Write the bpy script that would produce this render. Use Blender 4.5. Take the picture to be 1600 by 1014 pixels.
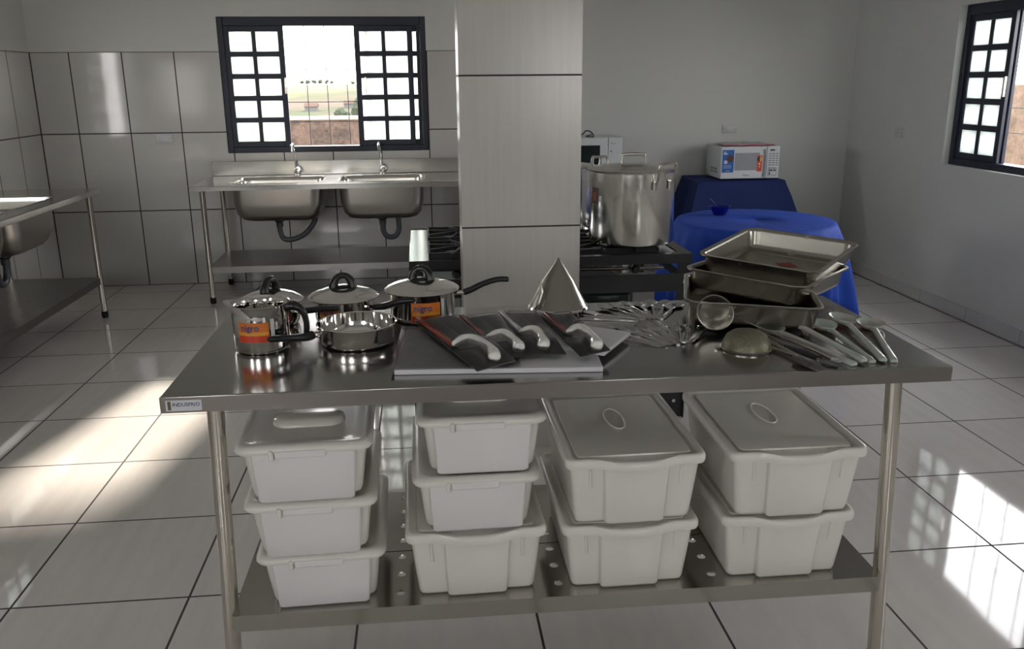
import bpy, bmesh, math, random
from mathutils import Vector, Matrix
random.seed(7)
PI = math.pi
S = bpy.context.scene
COL = S.collection
for o in list(bpy.data.objects): bpy.data.objects.remove(o)

# ------------------------------------------------------------------ camera
PIT, YAW, ROL, FPX = 0.2748, 0.1014, -0.0082, 1351.05
cy, sy, cp, sp = math.cos(YAW), math.sin(YAW), math.cos(PIT), math.sin(PIT)
Fv = Vector((sy*cp, cy*cp, -sp)); Rv = Vector((cy, -sy, 0)); Uv = Rv.cross(Fv)
R2 = math.cos(ROL)*Rv + math.sin(ROL)*Uv; U2 = -math.sin(ROL)*Rv + math.cos(ROL)*Uv
cam = bpy.data.cameras.new('camera'); camo = bpy.data.objects.new('camera', cam); COL.objects.link(camo)
cam.sensor_width = 36; cam.lens = FPX*36/1600; cam.clip_start = .02; cam.clip_end = 3000
M = Matrix((R2, U2, -Fv)).transposed().to_4x4(); M.translation = (0, 0, 1.5)
camo.matrix_world = M; S.camera = camo

# ------------------------------------------------------------------ world, sun, exposure
SKY = 8.5
w = bpy.data.worlds.new('sky'); S.world = w; w.use_nodes = True
nt = w.node_tree; nt.nodes.clear()
bg = nt.nodes.new('ShaderNodeBackground'); wo = nt.nodes.new('ShaderNodeOutputWorld')
tc = nt.nodes.new('ShaderNodeTexCoord'); se = nt.nodes.new('ShaderNodeSeparateXYZ'); rp = nt.nodes.new('ShaderNodeValToRGB')
nt.links.new(tc.outputs['Generated'], se.inputs[0]); nt.links.new(se.outputs['Z'], rp.inputs[0])
rp.color_ramp.elements[0].position = 0.0; rp.color_ramp.elements[0].color = (1, .97, .95, 1)
rp.color_ramp.elements[1].position = .6; rp.color_ramp.elements[1].color = (.74, .75, .77, 1)
nt.links.new(rp.outputs[0], bg.inputs['Color']); bg.inputs['Strength'].default_value = SKY
nt.links.new(bg.outputs[0], wo.inputs[0])
sl = bpy.data.lights.new('sun', 'SUN'); sl.energy = 9.5; sl.angle = math.radians(3.5); sl.color = (1, .9, .76)
so = bpy.data.objects.new('sun', sl); COL.objects.link(so)
so.rotation_euler = Vector((.19, .98, .49)).to_track_quat('Z', 'Y').to_euler(); so.location = (2, 9, 6)
def portal(name, loc, rot, sx, sz):
    l = bpy.data.lights.new(name, 'AREA'); l.shape = 'RECTANGLE'; l.size = sx; l.size_y = sz; l.cycles.is_portal = True
    o = bpy.data.objects.new(name, l); COL.objects.link(o); o.location = loc; o.rotation_euler = rot
XL, XR, YB, YF, ZC = -2.759, 3.411, 6.785, -2.2, 2.95
portal('portal_back', (-.69, YB+.17, 1.475), (-PI/2, 0, 0), 1.5, .97)
portal('portal_right', (XR+.17, 4.555, 1.445), (0, PI/2, 0), .99, 1.8)
portal('portal_left', (XL-.17, 4.95, 1.475), (0, -PI/2, 0), .97, 1.5)
portal('portal_front', (1.6, YF-.17, 1.55), (PI/2, 0, 0), 1.6, 1.1)
portal('portal_right_rear', (XR+.17, 1.25, 1.445), (0, PI/2, 0), .99, 1.5)
portal('portal_added_left', (XL-.17, -.9, 1.525), (0, -PI/2, 0), 1.15, 1.6)  # sky sampling guide for an added window, no door here
portal('portal_added_front', (-1.5, YF-.17, 1.525), (PI/2, 0, 0), 1.6, 1.15)  # guides sky light through the other added window, not a door
S.view_settings.view_transform = 'Standard'; S.view_settings.look = 'None'
S.view_settings.exposure = 0.5; S.view_settings.gamma = 1.0; S.view_settings.use_curve_mapping = False

# ------------------------------------------------------------------ materials
MAT = {}
def mat(name, col=(.5, .5, .5), rough=.5, metal=0, **kw):
    if name in MAT: return MAT[name]
    m = bpy.data.materials.new(name); m.use_nodes = True
    b = m.node_tree.nodes['Principled BSDF']
    b.inputs['Base Color'].default_value = (*col, 1); b.inputs['Roughness'].default_value = rough; b.inputs['Metallic'].default_value = metal
    for k, v in kw.items():
        k = {'spec': 'Specular IOR Level', 'trans': 'Transmission Weight', 'alpha': 'Alpha', 'coat': 'Coat Weight', 'ior': 'IOR',
             'sss': 'Subsurface Weight', 'sheen': 'Sheen Weight', 'aniso': 'Anisotropic'}[k]
        b.inputs[k].default_value = v
    MAT[name] = m; return m
def nd(m, t): return m.node_tree.nodes.new(t)
def lk(m, a, b): m.node_tree.links.new(a, b)
def pbsdf(m): return m.node_tree.nodes['Principled BSDF']
def vary(m, scale=(20, 20, 20), amt=.12, detail=4, rough=0, bump=0, coord='Object', bscale=None):
    """noise variation of colour, roughness and relief"""
    b = pbsdf(m); c = nd(m, 'ShaderNodeTexCoord'); mp = nd(m, 'ShaderNodeMapping'); mp.inputs['Scale'].default_value = scale
    n = nd(m, 'ShaderNodeTexNoise'); n.inputs['Scale'].default_value = 1; n.inputs['Detail'].default_value = detail
    lk(m, c.outputs[coord], mp.inputs[0]); lk(m, mp.outputs[0], n.inputs['Vector'])
    col = b.inputs['Base Color'].default_value[:]
    mx = nd(m, 'ShaderNodeMix'); mx.data_type = 'RGBA'
    mx.inputs['A'].default_value = (*[x*(1-amt) for x in col[:3]], 1); mx.inputs['B'].default_value = (*[min(1, x*(1+amt)) for x in col[:3]], 1)
    lk(m, n.outputs['Fac'], mx.inputs['Factor']); lk(m, mx.outputs['Result'], b.inputs['Base Color'])
    if rough:
        r = b.inputs['Roughness'].default_value; mr = nd(m, 'ShaderNodeMapRange')
        mr.inputs['To Min'].default_value = max(0, r-rough); mr.inputs['To Max'].default_value = r+rough
        lk(m, n.outputs['Fac'], mr.inputs['Value']); lk(m, mr.outputs[0], b.inputs['Roughness'])
    if bump:
        bp = nd(m, 'ShaderNodeBump'); bp.inputs['Strength'].default_value = bump; bp.inputs['Distance'].default_value = .01
        lk(m, n.outputs['Fac'], bp.inputs['Height']); lk(m, bp.outputs[0], b.inputs['Normal'])
    return m
def math_node(m, op, a, b=None, c=None):
    n = nd(m, 'ShaderNodeMath'); n.operation = op
    for i, v in enumerate((a, b, c)):
        if v is None: continue
        if isinstance(v, (int, float)): n.inputs[i].default_value = v
        else: lk(m, v, n.inputs[i])
    return n.outputs[0]
def tile_mat(name, axes, off, size, gw, col, grout, zmax=None, xmax=None, rough=.1, streak=(30, 2, 2), plaster=(.60, .605, .58), wav=.03):
    """glazed tiles with dark joints laid out in world space; plain plaster above the tiling"""
    m = bpy.data.materials.new(name); m.use_nodes = True; MAT[name] = m; b = pbsdf(m)
    g = nd(m, 'ShaderNodeNewGeometry'); s = nd(m, 'ShaderNodeSeparateXYZ'); lk(m, g.outputs['Position'], s.inputs[0])
    masks = []; ids = []
    for ax, o, sz in zip(axes, off, size):
        v = math_node(m, 'DIVIDE', math_node(m, 'SUBTRACT', s.outputs[ax], o), sz)
        f = math_node(m, 'FRACT', v); ids.append(math_node(m, 'FLOOR', v))
        d = math_node(m, 'MINIMUM', f, math_node(m, 'SUBTRACT', 1.0, f))
        masks.append(math_node(m, 'LESS_THAN', math_node(m, 'MULTIPLY', d, sz), gw/2))
    gm = math_node(m, 'MAXIMUM', masks[0], masks[1])
    mp = nd(m, 'ShaderNodeMapping'); mp.inputs['Scale'].default_value = streak; lk(m, g.outputs['Position'], mp.inputs[0])
    n = nd(m, 'ShaderNodeTexNoise'); n.inputs['Scale'].default_value = 1; n.inputs['Detail'].default_value = 6; lk(m, mp.outputs[0], n.inputs['Vector'])
    cb = nd(m, 'ShaderNodeCombineXYZ'); lk(m, ids[0], cb.inputs[0]); lk(m, ids[1], cb.inputs[1])
    wn = nd(m, 'ShaderNodeTexWhiteNoise'); wn.noise_dimensions = '3D'; lk(m, cb.outputs[0], wn.inputs['Vector'])
    fac = math_node(m, 'ADD', math_node(m, 'MULTIPLY', n.outputs['Fac'], .8), math_node(m, 'MULTIPLY', wn.outputs['Value'], .2))
    mx = nd(m, 'ShaderNodeMix'); mx.data_type = 'RGBA'
    mx.inputs['A'].default_value = (*[c*.86 for c in col], 1); mx.inputs['B'].default_value = (*[c*1.1 for c in col], 1); lk(m, fac, mx.inputs['Factor'])
    m2 = nd(m, 'ShaderNodeMix'); m2.data_type = 'RGBA'; lk(m, gm, m2.inputs['Factor']); lk(m, mx.outputs['Result'], m2.inputs['A']); m2.inputs['B'].default_value = (*grout, 1)
    rr = math_node(m, 'ADD', math_node(m, 'MULTIPLY', gm, .55), rough)
    cout = m2.outputs['Result']; 
    n2 = nd(m, 'ShaderNodeTexNoise'); n2.inputs['Scale'].default_value = 2.6; n2.inputs['Detail'].default_value = 1; 
    va = nd(m, 'ShaderNodeVectorMath'); va.operation = 'ADD'; lk(m, g.outputs['Position'], va.inputs[0])
    vs = nd(m, 'ShaderNodeVectorMath'); vs.operation = 'SCALE'; vs.inputs['Scale'].default_value = 7; lk(m, wn.outputs['Color'], vs.inputs[0]); lk(m, vs.outputs[0], va.inputs[1])
    lk(m, va.outputs[0], n2.inputs['Vector'])
    h = math_node(m, 'SUBTRACT', math_node(m, 'MULTIPLY', n2.outputs['Fac'], wav), math_node(m, 'MULTIPLY', gm, .02))
    if zmax is not None:
        t = math_node(m, 'LESS_THAN', s.outputs[2], zmax)
        if xmax is not None: t = math_node(m, 'MULTIPLY', t, math_node(m, 'LESS_THAN', s.outputs[0], xmax))
        m3 = nd(m, 'ShaderNodeMix'); m3.data_type = 'RGBA'; lk(m, t, m3.inputs['Factor']); m3.inputs['A'].default_value = (*plaster, 1); lk(m, cout, m3.inputs['B']); cout = m3.outputs['Result']
        rr = math_node(m, 'ADD', math_node(m, 'MULTIPLY', rr, t), math_node(m, 'MULTIPLY', math_node(m, 'SUBTRACT', 1.0, t), .42))
        h = math_node(m, 'MULTIPLY', h, t)
    bp = nd(m, 'ShaderNodeBump'); bp.inputs['Strength'].default_value = .5; bp.inputs['Distance'].default_value = .05
    lk(m, h, bp.inputs['Height']); lk(m, bp.outputs[0], b.inputs['Normal'])
    lk(m, cout, b.inputs['Base Color']); lk(m, rr, b.inputs['Roughness'])
    return m

GR = (.035, .028, .03)
FS = .5177; FX0, FY0 = -2.3007, 6.533-20*FS
m_floor = tile_mat('floor_tile', (0, 1), (FX0-10*FS, FY0), (FS, FS), .0075, (.74, .705, .68), GR, rough=.05, streak=(26, 2.5, 1), wav=.045)
m_wallb = tile_mat('back_wall_tile', (0, 2), (-2.491-.3653*3, 0), (.3653, .5739), .0085, (.56, .55, .525), GR, zmax=1.722, xmax=.8, rough=.08, streak=(3, 3, 1.2), wav=.02)
m_walll = tile_mat('left_wall_tile', (1, 2), (YB-.3653*20, 0), (.3653, .5739), .0085, (.56, .55, .525), GR, zmax=1.722, rough=.08, streak=(3, 3, 1.2), wav=.02)
m_colm = tile_mat('pillar_tile', (1, 2), (3.0, .372-.5739), (9, .5739), .0065, (.56, .545, .515), GR, rough=.22, streak=(55, 55, 2), wav=.01)
m_plaster = vary(mat('plaster_paint', (.60, .605, .59), .42), (3, 3, 3), .05, bump=.03)
m_ceil = vary(mat('ceiling_paint', (.78, .78, .76), .8), (3, 3, 3), .04)
m_skirt = vary(mat('skirting_tile', (.56, .56, .55), .15), (9, 9, 9), .08)
m_grout = mat('dark_joint', GR, .8)
m_steel = vary(mat('brushed_steel', (.50, .485, .46), .22, 1), (2.5, 60, 60), .06, rough=.05, bump=.02)
m_top = vary(mat('brushed_steel_top', (.40, .39, .375), .17, 1), (1.5, 14, 14), .06, rough=.05, bump=.015)
m_shelf = vary(mat('shelf_steel', (.47, .45, .42), .14, 1), (3, 5, 5), .08, rough=.04, bump=.04)
m_tube = vary(mat('tube_steel', (.60, .56, .50), .2, 1), (30, 30, 3), .08, rough=.05)
m_basin = vary(mat('basin_steel', (.50, .48, .45), .33, 1), (40, 40, 40), .06, rough=.05)
m_basin_in = vary(mat('basin_inside_steel', (.80, .77, .72), .2, 1), (40, 40, 40), .06, rough=.05)
m_polish = vary(mat('polished_steel', (.82, .80, .78), .055, 1), (6, 6, 6), .03)
m_inner = vary(mat('satin_steel', (.50, .48, .45), .27, 1), (9, 9, 60), .05)
m_alu = vary(mat('stockpot_aluminium', (.76, .74, .71), .17, 1), (3, 3, 140), .05, rough=.03)
m_tray = vary(mat('tray_aluminium', (.44, .42, .38), .26, 1), (9, 9, 9), .08, rough=.06)
m_chrome = vary(mat('chrome', (.85, .85, .86), .06, 1), (5, 5, 5), .02)
m_black = vary(mat('black_bakelite', (.012, .012, .014), .28), (20, 20, 20), .2)
m_rubber = vary(mat('black_rubber', (.01, .01, .011), .6), (20, 20, 20), .2)
m_box = vary(mat('milky_plastic', (.72, .70, .655), .28, sss=.15), (6, 6, 6), .03)
m_boxw = vary(mat('white_plastic_panel', (.72, .70, .70), .3), (6, 6, 6), .02)
pbsdf(m_box).inputs['Subsurface Radius'].default_value = (.03, .03, .025)
m_board = vary(mat('cutting_board_plastic', (.66, .66, .70), .25), (10, 10, 10), .04)
m_gplas = vary(mat('pale_green_plastic', (.42, .46, .42), .25, sss=.1), (10, 10, 10), .05)
m_handle = vary(mat('white_handle_plastic', (.80, .79, .75), .15), (10, 10, 10), .03)
m_card = vary(mat('dark_card', (.055, .053, .050), .22), (30, 30, 30), .2)
m_red = vary(mat('brown_red_sleeve', (.28, .05, .035), .25), (30, 30, 30), .2)
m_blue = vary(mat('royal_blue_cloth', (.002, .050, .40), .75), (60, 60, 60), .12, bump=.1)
m_blue_shade = vary(mat('shaded_blue_cloth', (.001, .016, .11), .8), (60, 60, 60), .12, bump=.1)  # same blue cloth with its shade put into the colour
m_frame = vary(mat('navy_window_paint', (.012, .016, .035), .4), (8, 8, 8), .1)
m_darkst = vary(mat('black_stove_paint', (.012, .014, .017), .35), (12, 12, 12), .2)
m_enamel = vary(mat('glossy_stove_plate', (.60, .63, .62), .18, 1), (5, 5, 5), .05)
m_iron = vary(mat('cast_iron', (.015, .016, .02), .5), (30, 30, 30), .2)
m_white = vary(mat('white_enamel', (.62, .64, .66), .3), (8, 8, 8), .02)
m_whitep = vary(mat('white_table_plastic', (.6, .6, .58), .4), (8, 8, 8), .03)
m_grille = vary(mat('grey_door_mesh', (.28, .29, .31), .4), (200, 200, 200), .3)
m_glassd = vary(mat('oven_dark_glass', (.012, .018, .02), .06), (5, 5, 5), .1)
m_pvc = vary(mat('grey_pvc_pipe', (.055, .06, .07), .35), (20, 20, 20), .1)
m_outlet = vary(mat('outlet_plastic', (.55, .56, .56), .35), (20, 20, 20), .03)
m_orange = vary(mat('sticker_orange', (.62, .17, .025), .35), (50, 50, 50), .25)
m_yel = vary(mat('sticker_yellow', (.72, .33, .04), .35), (50, 50, 50), .2)
m_redst = vary(mat('sticker_red', (.60, .05, .02), .35), (50, 50, 50), .2)
m_ink = mat('sticker_blue_ink', (.03, .06, .18), .4)
m_stw = vary(mat('sticker_white', (.60, .60, .62), .35), (50, 50, 50), .05)
m_blues = vary(mat('sticker_blue', (.01, .12, .42), .3), (50, 50, 50), .1)
m_pink = vary(mat('pink_trim', (.38, .03, .08), .6), (50, 50, 50), .2)
m_dark = mat('dark_print', (.02, .02, .025), .4)
m_brown = mat('cocoa_print', (.08, .025, .015), .5)

def film(name, col, alpha, rough=.08, crinkle=1.0):
    """thin clear film: mostly see-through, glossy where it catches light"""
    m = bpy.data.materials.new(name); m.use_nodes = True; MAT[name] = m; t = m.node_tree; t.nodes.clear()
    o = nd(m, 'ShaderNodeOutputMaterial'); a = nd(m, 'ShaderNodeBsdfTransparent'); g = nd(m, 'ShaderNodeBsdfPrincipled'); x = nd(m, 'ShaderNodeMixShader')
    g.inputs['Base Color'].default_value = (*col, 1); g.inputs['Roughness'].default_value = rough
    fr = nd(m, 'ShaderNodeFresnel'); fr.inputs['IOR'].default_value = 1.5
    ad = math_node(m, 'ADD', fr.outputs[0], alpha); cl = math_node(m, 'MINIMUM', ad, 1.0)
    n = nd(m, 'ShaderNodeTexNoise'); n.inputs['Scale'].default_value = 45; bp = nd(m, 'ShaderNodeBump'); bp.inputs['Strength'].default_value = crinkle; bp.inputs['Distance'].default_value = .012
    lk(m, n.outputs['Fac'], bp.inputs['Height']); lk(m, bp.outputs[0], g.inputs['Normal'])
    lk(m, cl, x.inputs[0]); lk(m, a.outputs[0], x.inputs[1]); lk(m, g.outputs[0], x.inputs[2]); lk(m, x.outputs[0], o.inputs[0]); return m
m_film = film('clear_film', (.5, .5, .52), .05)
m_lid = film('translucent_lid_plastic', (.68, .66, .60), .88, .2, .04)
m_bowl = film('blue_glass', (.01, .015, .30), .6, .08, .05)
def frosted(name, col):
    m = bpy.data.materials.new(name); m.use_nodes = True; MAT[name] = m; t = m.node_tree; t.nodes.clear()
    o = nd(m, 'ShaderNodeOutputMaterial'); a = nd(m, 'ShaderNodeBsdfTranslucent'); g = nd(m, 'ShaderNodeBsdfGlossy'); x = nd(m, 'ShaderNodeMixShader')
    n = nd(m, 'ShaderNodeTexNoise'); n.inputs['Scale'].default_value = 9; c = nd(m, 'ShaderNodeMix'); c.data_type = 'RGBA'
    c.inputs['A'].default_value = (*[v*.85 for v in col], 1); c.inputs['B'].default_value = (*col, 1); lk(m, n.outputs['Fac'], c.inputs['Factor']); lk(m, c.outputs['Result'], a.inputs['Color'])
    g.inputs['Roughness'].default_value = .2; x.inputs[0].default_value = .04
    lk(m, a.outputs[0], x.inputs[1]); lk(m, g.outputs[0], x.inputs[2]); lk(m, x.outputs[0], o.inputs[0]); return m
m_frost = frosted('frosted_pane', (.87, .90, .89))
def mesh_mat():
    m = bpy.data.materials.new('fine_wire_mesh'); m.use_nodes = True; MAT[m.name] = m; b = pbsdf(m)
    b.inputs['Base Color'].default_value = (.21, .195, .14, 1); b.inputs['Metallic'].default_value = .5; b.inputs['Roughness'].default_value = .45
    t = nd(m, 'ShaderNodeTexCoord'); c = nd(m, 'ShaderNodeTexChecker'); c.inputs['Scale'].default_value = 260; lk(m, t.outputs['Object'], c.inputs['Vector'])
    c.inputs['Color1'].default_value = (1, 1, 1, 1); c.inputs['Color2'].default_value = (.68, .68, .68, 1); lk(m, c.outputs['Fac'], b.inputs['Alpha'])
    r = nd(m, 'ShaderNodeMapRange'); r.inputs['To Min'].default_value = .68; lk(m, c.outputs['Fac'], r.inputs['Value']); lk(m, r.outputs[0], b.inputs['Alpha']); return m
m_mesh = mesh_mat()

# ------------------------------------------------------------------ mesh helpers
class MB:
    def __init__(s): s.v = []; s.f = []
    def add(s, v, f):
        n = len(s.v); s.v += [Vector(p) for p in v]; s.f += [tuple(i+n for i in q) for q in f]; return s
    def box(s, x0, x1, y0, y1, z0, z1):
        return s.add([(x0, y0, z0), (x1, y0, z0), (x1, y1, z0), (x0, y1, z0), (x0, y0, z1), (x1, y0, z1), (x1, y1, z1), (x0, y1, z1)],
                     [(0, 3, 2, 1), (4, 5, 6, 7), (0, 1, 5, 4), (1, 2, 6, 5), (2, 3, 7, 6), (3, 0, 4, 7)])
    def loft(s, rings, cap0=True, cap1=True):
        n = len(rings[0]); v = [p for r in rings for p in r]; f = []
        for i in range(len(rings)-1):
            for j in range(n): f.append((i*n+j, i*n+(j+1) % n, (i+1)*n+(j+1) % n, (i+1)*n+j))
        if cap0: f.append(tuple(range(n-1, -1, -1)))
        if cap1: f.append(tuple(range((len(rings)-1)*n, len(rings)*n)))
        return s.add(v, f)
    def tube(s, path, r, n=10, flat=1.0, up=None):
        P = [Vector(p) for p in path]; rings = []; u = None
        for i, p in enumerate(P):
            t = (P[min(i+1, len(P)-1)]-P[max(i-1, 0)]).normalized()
            if u is None: u = Vector(up) if up else (Vector((0, 0, 1)) if abs(t.z) < .9 else Vector((0, 1, 0)))
            u = (u-t*u.dot(t)).normalized(); b = t.cross(u); rr = r[i] if isinstance(r, (list, tuple)) else r
            rings.append([p+u*math.sin(a*2*PI/n)*rr*flat+b*math.cos(a*2*PI/n)*rr for a in range(n)])
        return s.loft(rings)
    def lathe(s, prof, c=(0, 0, 0), n=40, cap0=False, cap1=False):
        return s.loft([[(c[0]+r*math.cos(2*PI*k/n), c[1]+r*math.sin(2*PI*k/n), c[2]+z) for k in range(n)] for r, z in prof], cap0, cap1)
    def xf(s, m):
        s.v = [m @ p for p in s.v]; return s
    def build(s, name, m, parent=None, smooth=True, bevel=0, seg=2, sub=0, solid=0, ang=35):
        me = bpy.data.meshes.new(name); me.from_pydata([tuple(p) for p in s.v], [], s.f); me.update()
        bm = bmesh.new(); bm.from_mesh(me); bmesh.ops.recalc_face_normals(bm, faces=bm.faces); bm.to_mesh(me); bm.free()
        if smooth:
            me.polygons.foreach_set('use_smooth', [True]*len(me.polygons)); me.set_sharp_from_angle(angle=math.radians(ang))
        o = bpy.data.objects.new(name, me); COL.objects.link(o); me.materials.append(m)
        if parent: o.parent = parent
        if solid:
            d = o.modifiers.new('s', 'SOLIDIFY'); d.thickness = solid; d.offset = 0
        if bevel:
            d = o.modifiers.new('b', 'BEVEL'); d.width = bevel; d.segments = seg; d.limit_method = 'ANGLE'; d.angle_limit = math.radians(40)
        if sub:
            d = o.modifiers.new('u', 'SUBSURF'); d.levels = sub; d.render_levels = sub
        return o
def rrect(w, d, r, z, cx=0, cy=0, n=5):
    out = []
    for k, (x, y) in enumerate(((1, 1), (-1, 1), (-1, -1), (1, -1))):
        for i in range(n+1):
            a = (k+i/n)*PI/2; out.append((cx+x*(w/2-r)+r*math.cos(a), cy+y*(d/2-r)+r*math.sin(a), z))
    return out
def spline(P, n=8):
    P = [Vector(p) for p in P]; out = []
    for i in range(len(P)-1):
        a, b, c, d = P[max(i-1, 0)], P[i], P[i+1], P[min(i+2, len(P)-1)]
        for k in range(n):
            t = k/n; out.append(.5*((2*b)+(c-a)*t+(2*a-5*b+4*c-d)*t*t+(3*b-a-3*c+d)*t**3))
    out.append(P[-1]); return out
def lerp_list(L, n):
    return [L[min(int(i*(len(L)-1)/(n-1)), len(L)-2)]*(1-((i*(len(L)-1)/(n-1))-min(int(i*(len(L)-1)/(n-1)), len(L)-2)))+L[min(int(i*(len(L)-1)/(n-1)), len(L)-2)+1]*((i*(len(L)-1)/(n-1))-min(int(i*(len(L)-1)/(n-1)), len(L)-2)) for i in range(n)]
def tag(o, label=None, cat=None, group=None, kind=None):
    if label: o['label'] = label
    if cat: o['category'] = cat
    if group: o['group'] = group
    if kind: o['kind'] = kind
    return o
def thing(name, loc, label, cat, rz=0, group=None):
    o = bpy.data.objects.new(name, None); COL.objects.link(o); o.location = loc; o.rotation_euler = (0, 0, rz)
    o.empty_display_size = .05
    return tag(o, label, cat, group)
def struct(name, b, m, parent=None, **kw):
    o = b.build(name, m, parent, **kw)
    if not parent: o['kind'] = 'structure'
    return o
def copy_tree(o, parent=None):
    c = o.copy(); COL.objects.link(c)
    if parent: c.parent = parent
    for ch in list(o.children): copy_tree(ch, c)
    return c
def text_geo(s, size, depth=.0004, bold=False):
    """letters as mesh data: list of verts in the xy plane and faces"""
    cu = bpy.data.curves.new('t', 'FONT'); cu.body = s; cu.size = size; cu.align_x = 'CENTER'; cu.align_y = 'CENTER'; cu.resolution_u = 2
    if bold: cu.offset = size*.02
    o = bpy.data.objects.new('t', cu); COL.objects.link(o); bpy.context.view_layer.update()
    me = bpy.data.meshes.new_from_object(o.evaluated_get(bpy.context.evaluated_depsgraph_get()))
    v = [tuple(p.co) for p in me.vertices]; f = [tuple(p.vertices) for p in me.polygons]
    bpy.data.objects.remove(o); bpy.data.curves.remove(cu); bpy.data.meshes.remove(me); return v, f
def text_plane(b, s, size, M4, sx=1.0, bold=False):
    v, f = text_geo(s, size, bold=bold); b.add([M4 @ Vector((p[0]*sx, p[1], 0)) for p in v], f); return b
FRONT = lambda x, y, z: Matrix.Translation((x, y, z)) @ Matrix.Rotation(PI/2, 4, 'X')      # faces -y

# ------------------------------------------------------------------ room shell
T = .16
struct('floor', MB().box(XL-T, XR+T, YF-T, YB+T, -.12, 0), m_floor, smooth=False)
struct('ceiling', MB().box(XL-T-.6, XR+T+.6, YF-T-.6, YB+T+.55, ZC, ZC+.12), m_ceil, smooth=False)  # overhang added as unseen eaves to keep sun off the right window
WB = (-1.441, .062, .992, 1.962); WR = (3.655, 5.455, .95, 1.935); WL = (4.19, 5.69, .992, 1.962); WF = (.8, 2.4, 1.0, 2.1); WR2 = (.5, 2.0, .95, 1.935); WL_ADD = (-1.7, -.1, .95, 2.1); WF_ADD = (-2.3, -.7, .95, 2.1)  # front and rear side openings are added to let in more light
def wall_y(name, y0, y1, x0, x1, hs, m):
    b = MB(); x = x0
    for h in sorted(hs):
        b.box(x, h[0], y0, y1, 0, ZC); b.box(h[0], h[1], y0, y1, h[3], ZC); x = h[1]
        if h[2] > 0: b.box(h[0], h[1], y0, y1, 0, h[2])
    b.box(x, x1, y0, y1, 0, ZC); return struct(name, b, m, smooth=False)
def wall_x(name, x0, x1, y0, y1, hs, m):
    b = MB(); y = y0
    for h in sorted(hs):
        b.box(x0, x1, y, h[0], 0, ZC); b.box(x0, x1, h[0], h[1], h[3], ZC); y = h[1]
        if h[2] > 0: b.box(x0, x1, h[0], h[1], 0, h[2])
    b.box(x0, x1, y, y1, 0, ZC); return struct(name, b, m, smooth=False)
wall_y('wall_back', YB, YB+T, XL, XR, [WB], m_wallb)
wall_y('wall_front', YF-T, YF, XL, XR, [WF, WF_ADD], m_plaster)
wall_x('wall_left', XL-T, XL, YF-T, YB+T, [WL, WL_ADD], m_walll)
wall_x('wall_right', XR, XR+T, YF-T, YB+T, [WR, WR2], m_plaster)
struct('wall_pillar', MB().box(.149, .617, 3.365, 3.585, 0, ZC), m_colm, smooth=False)
# joint strip where tiles meet in the back left corner
struct('trim_1', MB().box(XL, XL+.006, YB-.006, YB, 0, 1.722), m_grout, smooth=False)
# skirting
bb = MB()
y = FY0+20*FS
ys = [YB]+[FY0+k*FS for k in range(20, 3, -1)]
for a, c in zip(ys[:-1], ys[1:]): bb.box(XR-.009, XR, c+.0025, a-.0025, .004, .088)
struct('baseboard_right', bb, m_skirt, smooth=False)
bb = MB(); xs = [.8]+[FX0+k*FS for k in range(7, 12)]+[XR-.01]
for a, c in zip(xs[:-1], xs[1:]): bb.box(a+.0025, c-.0025, YB-.009, YB, .004, .088)
struct('baseboard_back', bb, m_skirt, smooth=False)
bb = MB().box(XR-.004, XR, FY0, YB, 0, .086).box(.8, XR, YB-.004, YB, 0, .086)
struct('trim_2', bb, m_grout, smooth=False)

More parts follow.
